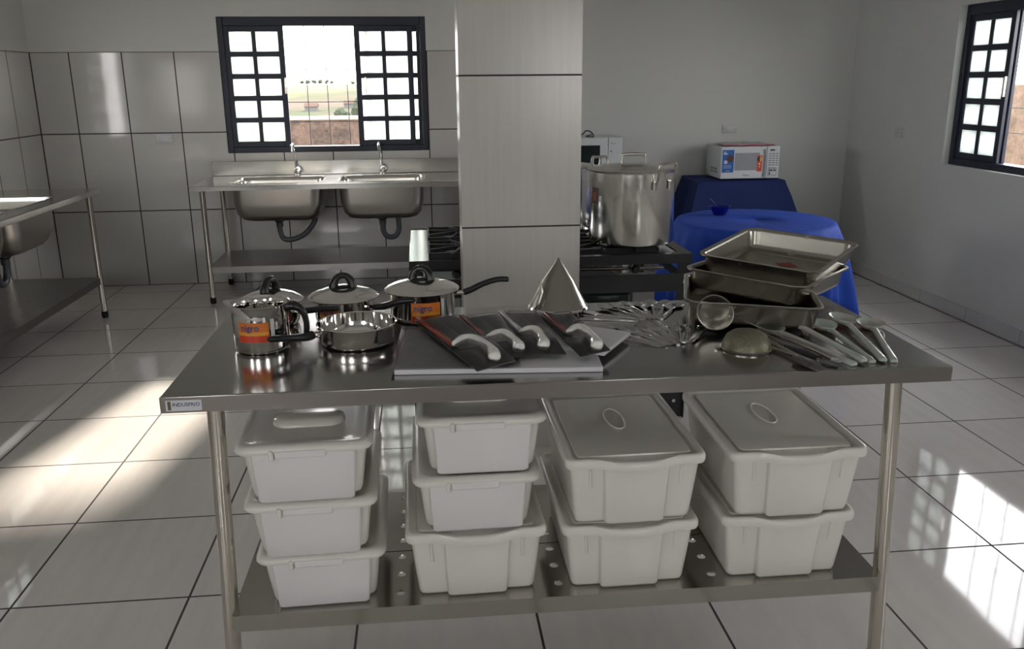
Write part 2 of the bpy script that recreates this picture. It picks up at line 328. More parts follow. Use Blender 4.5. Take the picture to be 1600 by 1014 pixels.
# ------------------------------------------------------------------ windows (built in a wall-aligned frame: x along the wall, y outward, z up)
def window(name, Wd, Hh, M4, rec, slide_r=.0, slide_l=.0):
    root = bpy.data.objects.new(name, None); COL.objects.link(root); root['kind'] = 'structure'; root.matrix_world = M4
    fw = .042; b = MB(); d0, d1 = rec, rec+.09
    b.box(0, fw, d0, d1, 0, Hh).box(Wd-fw, Wd, d0, d1, 0, Hh).box(fw, Wd-fw, d0, d1, 0, fw).box(fw, Wd-fw, d0, d1, Hh-fw-.02, Hh)
    b.build('window_frame', m_frame, root, bevel=.004)
    lw = .43
    def leaf(x0, y0, hide=False, nm='window_sash'):
        g = MB(); st = .040; bw = .036; z0, z1 = fw, Hh-fw-.02; x1 = x0+lw
        g.box(x0, x0+st, y0, y0+.022, z0, z1).box(x1-st, x1, y0, y0+.022, z0, z1).box(x0+st, x1-st, y0, y0+.022, z0, z0+st).box(x0+st, x1-st, y0, y0+.022, z1-st, z1)
        xm = (x0+x1)/2; g.box(xm-bw/2+.004, xm+bw/2-.004, y0+.001, y0+.021, z0+st, z1-st)
        for k in range(1, 5):
            zz = z0+st+(z1-z0-2*st)*k/5; g.box(x0+st, x1-st, y0+.002, y0+.020, zz-bw/2, zz+bw/2)
        s = g.build(nm, m_frame, root, bevel=.003)
        MB().box(x0+st, x1-st, y0+.010, y0+.012, z0+st, z1-st).build('frosted_glass', m_frost, s, smooth=False)
        return s
    leaf(fw-.012, d0+.050); leaf(Wd-fw-lw+.012, d0+.050)          # fixed leaves
    leaf(fw-.006+slide_l, d0+.012, nm='sliding_sash'); s = leaf(Wd-fw-lw-slide_r, d0+.012, nm='sliding_sash')
    # guard bars outside
    g = MB(); a0, a1 = fw+lw-.02, Wd-fw-lw+.02
    for k in range(1, 4): xx = a0+(a1-a0)*k/4; g.tube([(xx, d1+.02, .02), (xx, d1+.02, Hh-.03)], .0035, 6)
    for zz in (Hh*.225, Hh*.375, Hh*.62): g.tube([(0, d1+.02, zz), (Wd, d1+.02, zz)], .0028, 6)
    g.build('guard_bar', m_frame, root)
    h = MB(); h.box(fw+lw-.022, fw+lw-.008, d0-.004, d0+.012, Hh*.44, Hh*.56); h.box(Wd-fw-lw+.008, Wd-fw-lw+.022, d0-.004, d0+.012, Hh*.44, Hh*.56)
    h.build('window_latch', m_tube, root, bevel=.002)
    return root
window('window_1', WB[1]-WB[0], WB[3]-WB[2], Matrix.Translation((WB[0], YB, WB[2])), .012, slide_r=.055)
window('window_2', WR[1]-WR[0], WR[3]-WR[2], Matrix.Translation((XR, WR[1], WR[2])) @ Matrix.Rotation(-PI/2, 4, 'Z'), .045)
window('window_3', WL[1]-WL[0], WL[3]-WL[2], Matrix.Translation((XL, WL[0], WL[2])) @ Matrix.Rotation(PI/2, 4, 'Z'), .02)
window('added_window_4', WF[1]-WF[0], WF[3]-WF[2], Matrix.Translation((WF[1], YF, WF[2])) @ Matrix.Rotation(PI, 4, 'Z'), .02)  # unseen window added behind the camera for front light

window('added_window_5', 1.5, .985, Matrix.Translation((XR, WR2[1], WR2[2])) @ Matrix.Rotation(-PI/2, 4, 'Z'), .045)  # added out of view on the right wall to raise room light
window('added_window_6', 1.6, 1.15, Matrix.Translation((XL, WL_ADD[0], WL_ADD[2])) @ Matrix.Rotation(PI/2, 4, 'Z'), .02)  # unseen opening added on the left wall as fill light
window('added_window_7', 1.6, 1.15, Matrix.Translation((WF_ADD[1], YF, WF_ADD[2])) @ Matrix.Rotation(PI, 4, 'Z'), .02)  # another added window behind the camera, brightens things facing it

# ------------------------------------------------------------------ outdoors
def stain_mat(name, a, bcol, bricks=True):
    m = mat(name, a, .9); b = pbsdf(m); g = nd(m, 'ShaderNodeNewGeometry')
    n = nd(m, 'ShaderNodeTexNoise'); n.inputs['Scale'].default_value = 5; n.inputs['Detail'].default_value = 10; n.inputs['Roughness'].default_value = .8; lk(m, g.outputs['Position'], n.inputs['Vector'])
    r = nd(m, 'ShaderNodeValToRGB'); r.color_ramp.elements[0].position = .38; r.color_ramp.elements[0].color = (*bcol, 1); r.color_ramp.elements[1].position = .6; r.color_ramp.elements[1].color = (*a, 1)
    lk(m, n.outputs['Fac'], r.inputs[0]); out = r.outputs[0]
    lk(m, out, b.inputs['Base Color']); return m
m_yard = stain_mat('stained_block_wall', (.115, .075, .058), (.018, .014, .012))
m_yard2 = stain_mat('stained_render_wall', (.17, .115, .08), (.07, .048, .032))
struct('wall_yard_back', MB().box(-9, 5.6, 10, 10.15, -1.2, 1.10), m_yard, smooth=False)
struct('trim_3', MB().box(-9, 5.6, 9.99, 10.16, 1.10, 1.135), mat('pale_coping', (.30, .24, .2), .8), smooth=False)
struct('wall_yard_right', MB().box(6.0, 6.15, -6, 10.15, -1.2, 1.42), m_yard2, smooth=False)
m_soil = vary(mat('yard_paving', (.25, .22, .19), .95), (4, 4, 4), .3, coord='Object')
struct('ground', MB().box(-14, 16, -14, 24, -.6, -.3), m_soil, smooth=False)
def field_mat():
    m = mat('far_fields', (.1, .12, .06), 1.0, spec=0); b = pbsdf(m); g = nd(m, 'ShaderNodeNewGeometry'); s = nd(m, 'ShaderNodeSeparateXYZ'); lk(m, g.outputs['Position'], s.inputs[0])
    n = nd(m, 'ShaderNodeTexNoise'); n.inputs['Scale'].default_value = .02; n.inputs['Detail'].default_value = 6; lk(m, g.outputs['Position'], n.inputs['Vector'])
    v = math_node(m, 'ADD', math_node(m, 'DIVIDE', s.outputs[1], 900), math_node(m, 'MULTIPLY', math_node(m, 'SUBTRACT', n.outputs['Fac'], .5), .45))
    r = nd(m, 'ShaderNodeValToRGB'); e = r.color_ramp.elements
    cols = [(0, (.10, .13, .06)), (.18, (.15, .17, .07)), (.30, (.24, .20, .12)), (.36, (.11, .14, .07)), (.48, (.20, .13, .10)), (.58, (.14, .16, .08)), (.70, (.30, .21, .07)), (.95, (.33, .24, .08))]
    e[0].position = 0; e[0].color = (*cols[0][1], 1); e[1].position = .95; e[1].color = (*cols[-1][1], 1)
    for p, c in cols[1:-1]:
        q = e.new(p); q.color = (*c, 1)
    lk(m, v, r.inputs[0]); hs = nd(m, 'ShaderNodeHueSaturation'); hs.inputs['Value'].default_value = .50; hs.inputs['Saturation'].default_value = .62; lk(m, r.outputs[0], hs.inputs['Color']); lk(m, hs.outputs[0], b.inputs['Base Color']); return m
gx = [(-420+840*i/40) for i in range(41)]; gy = [24, 45, 80, 120, 180, 250, 330, 420, 520, 640, 780, 900]
gz = [-.6, -5, -9, -12, -14, -14, -12, -9.5, -6.5, -3.5, -1.5, 0]
v = [(x, yy, z+(.8*math.sin(x/60+1)+1.2*math.sin(x/130+yy/200))*yy/900) for yy, z in zip(gy, gz) for x in gx]
f = [(j*41+i, j*41+i+1, (j+1)*41+i+1, (j+1)*41+i) for j in range(len(gy)-1) for i in range(40)]
struct('hills', MB().add(v, f), field_mat())
m_leaf = vary(mat('far_tree_leaves', (.05, .058, .042), .9, spec=0), (1, 1, 1), .5)
m_trunk = mat('far_tree_trunk', (.06, .045, .03), .9)
def tree(x, yy, z, r, label, h=1.0):
    t = thing('tree', (x, yy, z), label, 'tree', group=None)
    b = MB(); rnd = random.Random(int(x*10+yy))
    for k in range(9):
        c = Vector((rnd.uniform(-.6, .6)*r, rnd.uniform(-.6, .6)*r, (1.0+rnd.uniform(-.3, .45))*r*h)); q = r*rnd.uniform(.4, .62); rings = []
        for i in range(1, 7):
            ph = PI*i/7; rings.append([c+Vector((math.sin(ph)*math.cos(a*PI/5), math.sin(ph)*math.sin(a*PI/5), -math.cos(ph)*h))*q*rnd.uniform(.85, 1.12) for a in range(10)])
        b.loft(rings)
    b.build('crown', m_leaf, t); MB().tube([(0, 0, -.3*r), (0, 0, r)], .09*r, 6).build('trunk', m_trunk, t); return t
tree(-16.5, 300, -12, 5.6, 'dark round-crowned tree standing alone in the middle of the far fields')
tree(-28, 330, -13, 3.0, 'small dark tree left of the round-crowned tree in the far fields')
tree(-13, 230, -13.6, 3.4, 'bushy tree nearest the stained block wall, beyond it to the right')
for i, (x, r) in enumerate([(-113, 2.1), (-107.5, 2.5), (-101.5, 2.5), (-95.5, 2.5), (-89.5, 2.2), (-84.5, 1.8)]):
    t = tree(x, 890, -.6, r, 'tree in the hazy clump on the skyline above the yellow field'); t['group'] = 'skyline clump of trees'; t['label'] = 'tiny tree, %s from the left in the skyline clump' % ['first', 'second', 'third', 'fourth', 'fifth', 'sixth'][i]
for i, (x, r) in enumerate([(-63, 1.8), (-57.5, 2.0), (-52, 2.0), (-46.5, 2.0)]):
    t = tree(x, 880, -1.2, r, 'tree in the low row on the right side of the skyline'); t['group'] = 'low skyline row of trees'; t['label'] = 'tiny tree, %s from the left in the low row right of the skyline clump' % ['first', 'second', 'third', 'fourth'][i]
m_far = mat('far_house_wall', (.10, .095, .09), .8, spec=0); m_farr = mat('far_house_roof', (.085, .06, .05), .8, spec=0)
for x, yy, z, wv, label in [(-45, 380, -10.8, 5, 'tiny pale house at the left of the far fields'), (-30, 400, -10.2, 6, 'tiny pale house in the middle of the far fields'), (-12.5, 420, -9.3, 6, 'tiny pale house at the right edge of the far fields')]:
    t = thing('house', (x, yy, z), label, 'house'); MB().box(-wv/2, wv/2, -3, 3, 0, 2.6).build('wall', m_far, t, smooth=False)
    MB().add([(-wv/2-.3, -3.4, 2.6), (wv/2+.3, -3.4, 2.6), (wv/2+.3, 3.4, 2.6), (-wv/2-.3, 3.4, 2.6), (-wv/2-.3, 0, 4), (wv/2+.3, 0, 4)], [(0, 1, 5, 4), (3, 4, 5, 2), (0, 4, 3), (1, 2, 5), (0, 3, 2, 1)]).build('roof', m_farr, t, smooth=False)

# ------------------------------------------------------------------ steel prep table
def perforated(b, x0, x1, y0, y1, z, holes, r, n=16):
    """sheet with round holes: cells around each hole, plain strips elsewhere. holes = (list of x, list of y)"""
    hx, hy = holes; c = r*1.7
    xs = [x0]; 
    for x in hx: xs += [x-c, x+c]
    xs.append(x1); yl = [y0]
    for q in hy: yl += [q-c, q+c]
    yl.append(y1)
    for i in range(len(xs)-1):
        for j in range(len(yl)-1):
            if i % 2 == 1 and j % 2 == 1:
                cx, cy2 = (xs[i]+xs[i+1])/2, (yl[j]+yl[j+1])/2; V = []; F = []
                for k in range(n):
                    a = 2*PI*k/n; dx, dy = math.cos(a), math.sin(a); q = c/max(abs(dx), abs(dy)); V += [(cx+dx*r, cy2+dy*r, z), (cx+dx*q, cy2+dy*q, z)]
                V += [(cx+dx2*r*.96, cy2+dy2*r*.96, z-.004) for dx2, dy2 in [(math.cos(2*PI*k/n), math.sin(2*PI*k/n)) for k in range(n)]]
                for k in range(n):
                    l = (k+1) % n; F.append((2*k, 2*k+1, 2*l+1, 2*l)); F.append((2*k, 2*l, 2*n+l, 2*n+k))
                b.add(V, F)
            else: b.add([(xs[i], yl[j], z), (xs[i+1], yl[j], z), (xs[i+1], yl[j+1], z), (xs[i], yl[j+1], z)], [(0, 1, 2, 3)])
    return b
TX, TY, TZ = .3225, 2.158, .85
tb = thing('prep_table', (TX, TY, 0), 'large stainless steel prep table in the foreground with undershelf, loaded with cookware', 'table', rz=-.0085)
b = MB().box(-.90, .90, -.346, .346, .812, .85)
b.build('tabletop', m_top, tb, ang=25, bevel=.0025)
b = MB()
for x0, x1, y0, y1 in ((-.9003, .9003, -.3465, -.346), (-.9003, .9003, .346, .3465), (-.9005, -.9, -.346, .346), (.9, .9005, -.346, .346)): b.box(x0, x1, y0, y1, .8122, .8475)
b.build('dimmed_edge', vary(mat('dimmed_edge_steel', (.30, .275, .255), .25, 1), (2, 30, 30), .12), tb, smooth=False)  # thin skin of darker steel stands in for a dim reflection
for sx, sp2 in ((-1, .022), (1, .036)):
    for sy_ in (-1, 1):
        x = -.80 if sx < 0 else .795
        leg = MB().tube([(x+sp2*sx, sy_*.285, .03), (x, sy_*.285, .812)], .019, 16).build('leg', m_tube, tb)
        MB().tube([(x+sp2*sx*1.02, sy_*.285, 0), (x+sp2*sx, sy_*.285, .035)], .021, 14).build('foot', m_rubber, leg)
b = MB(); hx = [-.41, -.013, .383]; hx = [-.63]+hx+[.68]; hy = [-.25+k*.0845 for k in range(7)]
perforated(b, -.805, .805, -.305, .30, .275, (hx, hy), .0115)
b.box(-.805, .805, -.309, -.305, .232, .275).box(-.805, .805, .30, .304, .232, .275).box(-.809, -.805, -.305, .30, .232, .275).box(.805, .809, -.305, .30, .232, .275)
b.build('undershelf', m_shelf, tb, smooth=False)
MB().box(-.80, .80, -.052, -.050, .2752, .2757).build('shelf_seam', mat('seam_shadow_line', (.10, .09, .08), .5, 1), tb, smooth=False)
st = MB().box(-.888, -.812, -.3474, -.3466, .8165, .8415).build('maker_sticker', m_stw, tb, smooth=False, bevel=.001)
b = MB(); text_plane(b, 'INDUSFRIO', .0115, FRONT(-.845, -.3476, .831), 1.0, True); b.build('sticker_text', m_ink, st, smooth=False)
b = MB().box(-.884, -.877, -.3477, -.3473, .8195, .8395); b.build('sticker_logo', mat('sticker_olive', (.12, .10, .05), .5), st, smooth=False)

# ------------------------------------------------------------------ storage boxes
def tub_mesh(w0, w1, d0, d1, h, pw, pd, z0=0, r=.018):
    b = MB(); t = .0022
    outer = [rrect(w0-.02, d0-.02, r*.7, z0), rrect(w0-.006, d0-.006, r*.9, z0+.004), rrect(w0, d0, r, z0+.012), rrect((w0+w1)/2, (d0+d1)/2, r, z0+h*.5), rrect(w1, d1, r, z0+h-.004), rrect(w1+.012, d1+.012, r, z0+h)]
    inner = [rrect(w1-.006, d1-.006, r*.8, z0+h), rrect(w0-.01, d0-.01, r*.8, z0+.012), rrect(w0-.03, d0-.03, r*.5, z0+.004)]
    b.loft(outer+inner, True, True)
    return b
def panel_mesh(pw0, pw1, y0, y1, h, pd, z0=0):
    # raised centre panel on a short end; y0/y1: face plane at bottom/top (outer), -y side
    b = MB(); rr = []
    for tt in (0, .03, .06, .5, .93, 1):
        ww = (pw0*(1-tt)+pw1*tt)-(.014 if tt == 0 else .005 if tt == .03 else 0); yy = y0*(1-tt)+y1*tt+(.007 if tt == 0 else .002 if tt == .03 else 0)
        rr.append([(-ww/2, yy+pd, z0+h*tt), (-ww/2, yy+.005, z0+h*tt), (-ww/2+.005, yy, z0+h*tt), (ww/2-.005, yy, z0+h*tt), (ww/2, yy+.005, z0+h*tt), (ww/2, yy+pd, z0+h*tt)])
    b.loft(rr, True, True); return b
def large_box(label):
    t = thing('storage_box', (0, 0, 0), label, 'storage box')
    w0, w1, d0, d1, h = .288, .318, .395, .425, .162
    tub_mesh(w0, w1, d0, d1, h, .155, .02).build('tub', m_box, t, ang=50)
    panel_mesh(.145, .158, -d0/2-.016, -d1/2-.014, h-.006, .03).build('front_panel', m_box, t, ang=50)
    for sx in (-1, 1): MB().tube([(sx*.112, -d1/2+.0, .152), (sx*.110, -d1/2+.004, .10)], .0042, 6).build('rib', m_box, t)
    # lid: rolled lip with a wavy front, sunken centre, raised oval
    n = 6; base = rrect(.345, .450, .022, 0, n=n)
    def ring(dw, z, wave):
        out = []
        for x, yy, _ in rrect(.345-dw, .450-dw, max(.022-dw*.3, .008), 0, n=n): out.append((x, yy, z))
        return out
    def dense(dw, z, wv=1):
        W, D, r = .345-dw, .450-dw, max(.024-dw*.2, .008); pts = []
        q = rrect(W, D, r, z, n=n)
        # insert extra points on the front edge (between 3rd corner end and 4th corner start)
        k = 3*(n+1); A, B = Vector(q[k-1]), Vector(q[k]); extra = []
        for i in range(1, 20):
            s = i/20; x = A.x*(1-s)+B.x*s; bulge = math.exp(-(x/.075)**4)*.014*wv; extra.append((x, A.y-bulge, z-bulge*.5))
        return q[:k]+extra+q[k:]
    b = MB(); b.loft([dense(.004, -.020), dense(0, -.014), dense(0, -.004), dense(.006, .003), dense(.022, .004), dense(.034, -.002, .6), dense(.05, -.004, 0), dense(.075, -.004, 0)], False, False)
    lo = b.build('lid', m_box, t, ang=60); lo.location = (0, 0, .176)
    b = MB(); b.loft([rrect(.345-.062, .450-.062, .014, -.0035), rrect(.345-.064, .450-.064, .014, .0005), rrect(.345-.075, .450-.075, .014, .0005)], False, True)
    p = b.build('lid_top', m_lid, lo, ang=60)
    g = MB()
    ell = [(.024*math.cos(a*PI/12), .03+.070*math.sin(a*PI/12), .003) for a in range(24)]
    g.tube(ell+[ell[0]], .0022, 6); g.build('lid_emblem', m_box, lo)
    return t
def small_box(label):
    t = thing('storage_box', (0, 0, 0), label, 'storage box')
    w0, w1, d0, d1, h = .250, .275, .37, .405, .130
    tub_mesh(w0, w1, d0, d1, h, .2, .02, r=.024).build('tub', m_box, t, ang=50)
    panel_mesh(.215, .232, -d0/2-.026, -d1/2-.016, h-.002, .035).build('front_panel', m_boxw, t, ang=50)
    b = MB(); b.loft([rrect(.300, .438, .030, -.016), rrect(.308, .446, .032, -.010), rrect(.306, .444, .032, -.003), rrect(.290, .428, .030, .004), rrect(.262, .400, .026, .005), rrect(.250, .388, .02, .000), rrect(.20, .33, .02, .000)], False, True)
    lo = b.build('lid', m_box, t, ang=60); lo.location = (0, 0, .140)
    g = MB(); g.box(-.062, .052, -.2265, -.2, -.024, -.006); g.build('lid_clip', m_boxw, lo, bevel=.004)
    g = MB(); g.box(-.075, -.064, -.229, -.2, -.028, -.004); g.build('clip_tooth', m_box, lo, bevel=.004)
    g = MB(); g.loft([rrect(.17, .085, .04, .000, 0, -.06, 8), rrect(.165, .08, .038, .012, 0, -.06, 8), rrect(.14, .06, .028, .018, 0, -.06, 8)], False, True); g.build('lid_handle', m_lid, lo, ang=60)
    return t
SZ = .2755
def place(t, x, y, z, rz=0): t.location = (x, y, z); t.rotation_euler = (0, 0, rz); return t
L0 = large_box('large milky box with lid, bottom of the third stack from the left under the table')
place(L0, .480, 2.082, SZ, -.0)
grp = 'storage boxes on the undershelf'; L0['group'] = grp
for lab, x, yy, z, rz in [('large milky box, upper of the third stack, oval mark on its see-through lid', .484, 2.070, SZ+.182, .005),
                          ('large milky box, bottom of the rightmost stack under the table', .884, 2.080, SZ, -.01),
                          ('large milky box, upper of the rightmost stack under the table', .889, 2.060, SZ+.182, -.015),
                          ('large wide box carrying two smaller boxes, second stack from the left', .098, 2.090, SZ, .015)]:
    c = place(copy_tree(L0), x, yy, z, rz); c['label'] = lab
s0 = small_box('small white-fronted box, bottom of the leftmost stack under the table'); s0['group'] = grp
place(s0, -.276, 2.085, SZ, .02)
for lab, x, yy, z, rz in [('small white-fronted box, middle of the leftmost stack of three', -.288, 2.065, SZ+.148, .015),
                          ('small white-fronted box on top of the leftmost stack, raised handle on lid', -.292, 2.045, SZ+.300, .02),
                          ('small white-fronted box, middle of the second stack from the left', .104, 2.080, SZ+.182, .005),
                          ('small white-fronted box, topmost of the second stack, just below the tabletop', .120, 2.078, SZ+.332, -.005)]:
    c = place(copy_tree(s0), x, yy, z, rz); c['label'] = lab

# ------------------------------------------------------------------ pots on the table
def curved_patch(b, r, a0, a1, z0, z1, n=14, off=.0006):
    V = []; F = []
    for i in range(n+1):
        a = a0+(a1-a0)*i/n
        for z in (z0, z1): V.append(((r+off)*math.cos(a), (r+off)*math.sin(a), z))
    for i in range(n): F.append((2*i, 2*i+2, 2*i+3, 2*i+1))
    return b.add(V, F)
def sticker(parent, r, ac, wid, z0, h, text='nigro'):
    """printed paper label wrapped round a pot wall; ac = angle of its centre"""
    da = wid/r/2
    s = curved_patch(MB(), r, ac-da, ac+da, z0, z0+h).build('paper_label', m_orange, parent)
    curved_patch(MB(), r, ac-da*.97, ac+da*.97, z0+h*.36, z0+h*.52, off=.0010).build('label_band', m_yel, s)
    curved_patch(MB(), r, ac-da*.97, ac+da*.97, z0+h*.02, z0+h*.34, off=.0010).build('label_band', m_redst, s)
    v, f = text_geo(text, h*.46, bold=True)
    b = MB(); b.add([((r+.0016)*math.cos(ac+(p[0]*.95-wid*.10)/r), (r+.0016)*math.sin(ac+(p[0]*.95-wid*.10)/r), z0+h*.74+p[1]) for p in v], f); b.build('label_text', m_ink, s, smooth=False)
    curved_patch(MB(), r, ac+da*1.10, ac+da*1.35, z0+h*.02, z0+h*1.15).build('barcode_label', m_stw, parent)
def pot_body(parent, r, h, mt=None, rim=.004, lip=True):
    t = .0018
    prof = [(0.001, .0), (r*.86, 0), (r*.93, .003), (r*.985, .010), (r, .018), (r, h-.003), (r+rim*.6, h), (r+rim*.4, h+.0015), (r-t, h), (r-t, .018), (r*.93, .006), (.001, .005)]
    return MB().lathe(prof, n=56).build('pot_body', mt or m_polish, parent, ang=50)
def side_handle(parent, pts, rr, name='handle', flat=.92):
    P = spline(pts, 6); b = MB(); R_ = lerp_list(rr, len(P)); R_[-1] *= .6; R_[0] *= .8; b.tube(P, R_, 12, flat); return b.build(name, m_black, parent, ang=60)
def lid(parent, r, z, rx, knob=0):
    prof = [(.001, .024), (r*.2, .0235), (r*.45, .020), (r*.7, .0135), (r*.88, .006), (r*.97, 0), (r, -.003), (r*.985, -.006), (r*.95, -.005), (r*.95, -.001), (.001, .02)]
    l = MB().lathe(prof, n=56).build('lid', m_polish, parent, ang=60); l.location = (0, 0, z)
    b = MB(); kz = .022; ca, sa = math.cos(knob), math.sin(knob)
    P = [Vector((ca*x, sa*x, kz+zz)) for x, zz in ((-.026, .0), (-.024, .014), (-.014, .028), (0, .032), (.014, .028), (.024, .014), (.026, 0))]
    P = spline(P, 4); b.tube(P, lerp_list([.014, .012, .0095, .0095, .0095, .012, .014], len(P)), 10)
    for s in (1,): b.lathe([(.001, kz+.006), (.018, kz+.005), (.028, kz+.001), (.031, kz-.003), (.03, kz-.008)], n=24)
    b.build('knob', m_black, l, ang=60); return l
def saucepan(label, loc, r, h, hp, hr, knob, lr, st=None, group='lidded saucepans'):
    t = thing('saucepan', loc, label, 'saucepan', group=group); pot_body(t, r, h)
    lid(t, lr, h+.006, 0, knob)
    a = Vector(hp[0]); d = (Vector(hp[1])-a); d.z = 0; d.normalize(); q = a-d*.022
    MB().tube([q-d*.006, q, a+d*.004], [.009, .008, .009], 10, .7).build('handle_bracket', m_polish, t)
    side_handle(t, hp, hr)
    if st: sticker(t, r, *st)
    return t
# rear saucepans left to right
saucepan('shiny lidded saucepan standing behind the tall milk jug', (-.430, 2.395, TZ), .076, .066, [(.080, -.050, .045), (.112, -.070, .052), (.155, -.090, .060), (.195, -.100, .062)], [.009, .010, .009, .0085], 1.1, .088)
saucepan('middle lidded saucepan, orange label half hidden by its neighbour handle', (-.232, 2.405, TZ), .081, .068, [(.086, -.062, .050), (.118, -.084, .058), (.158, -.104, .074), (.200, -.118, .080)], [.0095, .0105, .009, .0085], .08, .099, (-2.05, .066, .006, .050))
saucepan('largest lidded saucepan with full orange label, handle rising to the right', (-.012, 2.400, TZ), .091, .084, [(.118, .0, .070), (.140, .0, .078), (.175, .0, .094), (.215, 0, .105), (.248, 0, .104)], [.0105, .0105, .0095, .009, .009], -.35, .106, (-1.46, .082, .008, .056))
# milk jug
j = thing('milk_jug', (-.418, 2.158, TZ), 'tall open steel milk jug with pouring lip and orange label, front left', 'jug')
r, h, n = .069, .122, 56; rings = []
for rr, z, k in [(.001, 0, 0), (.060, 0, 0), (.067, .004, 0), (.069, .012, 0), (.069, .095, 0), (.0695, .108, .08), (.073, .118, .8), (.0745, .1215, 1), (.073, .122, 1), (.0675, .110, .2), (.0675, .095, 0), (.0675, .012, 0), (.060, .004, 0), (.001, .003, 0)]:
    ring = []
    for i in range(n):
        a = 2*PI*i/n; d = abs((a-PI*1.0+PI) % (2*PI)-PI); sp_ = math.exp(-(d/.28)**2)*k*.013
        ring.append(((rr+sp_)*math.cos(a), (rr+sp_)*math.sin(a), z+sp_*.35))
    rings.append(ring)
MB().loft(rings, False, False).build('jug_body', m_polish, j, ang=50)
sticker(j, .069, -1.68, .078, .034, .050)
side_handle(j, [(.062, -.010, .106), (.085, -.012, .112), (.106, -.012, .098), (.114, -.010, .070), (.113, -.008, .044), (.110, -.006, .032)], [.013, .014, .010, .0085, .008, .007])
# frying pan
p = thing('frying_pan', (-.181, 2.182, TZ), 'open shallow steel frying pan beside the milk jug, black handle pointing left', 'frying pan')
MB().lathe([(.001, 0), (.084, 0), (.092, .003), (.097, .009), (.0985, .02), (.100, .050), (.1035, .054), (.1025, .0555), (.0985, .054), (.097, .02), (.090, .006), (.001, .004)], n=60).build('pan_body', m_polish, p, ang=50)
MB().tube([(-.092, -.032, .034), (-.112, -.042, .036)], [.011, .010], 10, .8).build('handle_bracket', m_polish, p)
side_handle(p, [(-.106, -.042, .036), (-.124, -.056, .034), (-.160, -.088, .042), (-.205, -.120, .050)], [.012, .0125, .0095, .0085])
curved_patch(MB(), .1000, -.95, -.35, .006, .046, off=.0008).build('paper_label', m_film, p)

# ------------------------------------------------------------------ cutting boards, wrapped knives
def quad_slab(b, P, z0, z1):
    return b.add([(x, y, z0) for x, y in P]+[(x, y, z1) for x, y in P], [(3, 2, 1, 0), (4, 5, 6, 7), (0, 1, 5, 4), (1, 2, 6, 5), (2, 3, 7, 6), (3, 0, 4, 7)])
t = thing('cutting_board', (.165, 2.06, TZ), 'large white plastic cutting board in clear bag, lying under the wrapped knives', 'cutting board')
def loc(P, o): return [(x-o[0], y-o[1]) for x, y in P]
MB_ = quad_slab(MB(), loc([(-.080, 1.900), (.400, 1.862), (.425, 2.20), (-.055, 2.24)], (.165, 2.06)), .0005, .0125); MB_.build('board', m_board, t, bevel=.002)
# crinkled bag over it
V = []; F = []; nx, ny = 26, 18; rn = random.Random(3)
for i in range(nx+1):
    for k in range(ny+1):
        s, q = i/nx, k/ny; x = -.088+.30*s+.02*q; yy = 1.905+.36*q-.02*s
        edge = min(s, 1-s, q, 1-q)*8; V.append((x-.165, yy-2.06, .0135+min(edge, 1)*.003+rn.random()*.0045*(1 if edge > 0 else .2)))
for i in range(nx):
    for k in range(ny): a = i*(ny+1)+k; F.append((a, a+ny+1, a+ny+2, a+1))
MB().add(V, F).build('plastic_bag', m_film, t, ang=180)
t = thing('cutting_board', (.40, 2.10, TZ+.0128), 'smaller white cutting board turned cornerwise, poking out right of the knives', 'cutting board')
c0 = Vector((.523, 2.104)); u1 = (Vector((.413, 2.185))-c0).normalized(); u2 = Vector((-u1.y, u1.x)) if False else (Vector((.420, 1.941))-c0).normalized()
Q = [c0, c0+u1*.27, c0+u1*.27+u2*.195, c0+u2*.195]
quad_slab(MB(), loc([tuple(q) for q in Q], (.40, 2.10)), .0002, .010).build('board', m_board, t, bevel=.002)
# knives
def wrapped_knife(label, pts, card, strip, z=.024, red=True):
    t = thing('wrapped_knife', (card[0][0], card[0][1], TZ+.0135), label, 'knife', group='wrapped butcher knives')
    o = card[0]; dz = z-.0135
    quad_slab(MB(), loc(card, o), dz, dz+.003).build('backing_card', m_card, t)
    # blade: from handle start back along the strip
    P = [Vector((x-o[0], y-o[1], dz+.014)) for x, y in pts]; Q = spline(P, 6)
    RR = lerp_list([.008, .0135, .0145, .013, .0160, .0150], len(Q)); RR[-1] *= .55; RR[-2] *= .93; RR[0] *= .6
    MB().tube(Q, RR, 12, .85).build('handle', m_handle, t, ang=60)
    (x0, y0), (x1, y1) = strip; d = Vector((x1-x0, y1-y0)).normalized(); nn = Vector((-d.y, d.x))
    def bar(a0, a1, w, za, zb, nm, mm, par, off=0):
        A = Vector((x0, y0))+d*a0+nn*off; B = Vector((x0, y0))+d*a1+nn*off
        return quad_slab(MB(), [(q.x-o[0], q.y-o[1]) for q in (A-nn*w/2, B-nn*w/2, B+nn*w/2, A+nn*w/2)], za, zb).build(nm, mm, par, bevel=.001)
    Lg = (Vector((x1, y1))-Vector((x0, y0))).length
    bar(0, Lg+.02, .045, dz+.0035, dz+.0055, 'blade', m_inner, t, off=.030)
    bar(-.004, Lg, .013, dz+.006, dz+.015, 'blade_sleeve', m_red if red else m_stw, t)
    # clear blister film
    V = []; F = []; nx, ny = 8, 18; rn = random.Random(int(pts[0][0]*1000)); A, B, C, D = [Vector(q) for q in loc(card, o)]
    for i in range(nx+1):
        for k in range(ny+1):
            s, q = i/nx, k/ny; pp = (A*(1-s)+B*s)*(1-q)+(D*(1-s)+C*s)*q; e = min(1, min(s, 1-s, q, 1-q)*7)
            V.append((pp.x, pp.y, dz+.0045+e*.018*(.75+.25*math.sin(q*9))+rn.random()*.003*e))
    for i in range(nx):
        for k in range(ny): a = i*(ny+1)+k; F.append((a, a+ny+1, a+ny+2, a+1))
    MB().add(V, F).build('clear_wrap', m_film, t, ang=180); return t
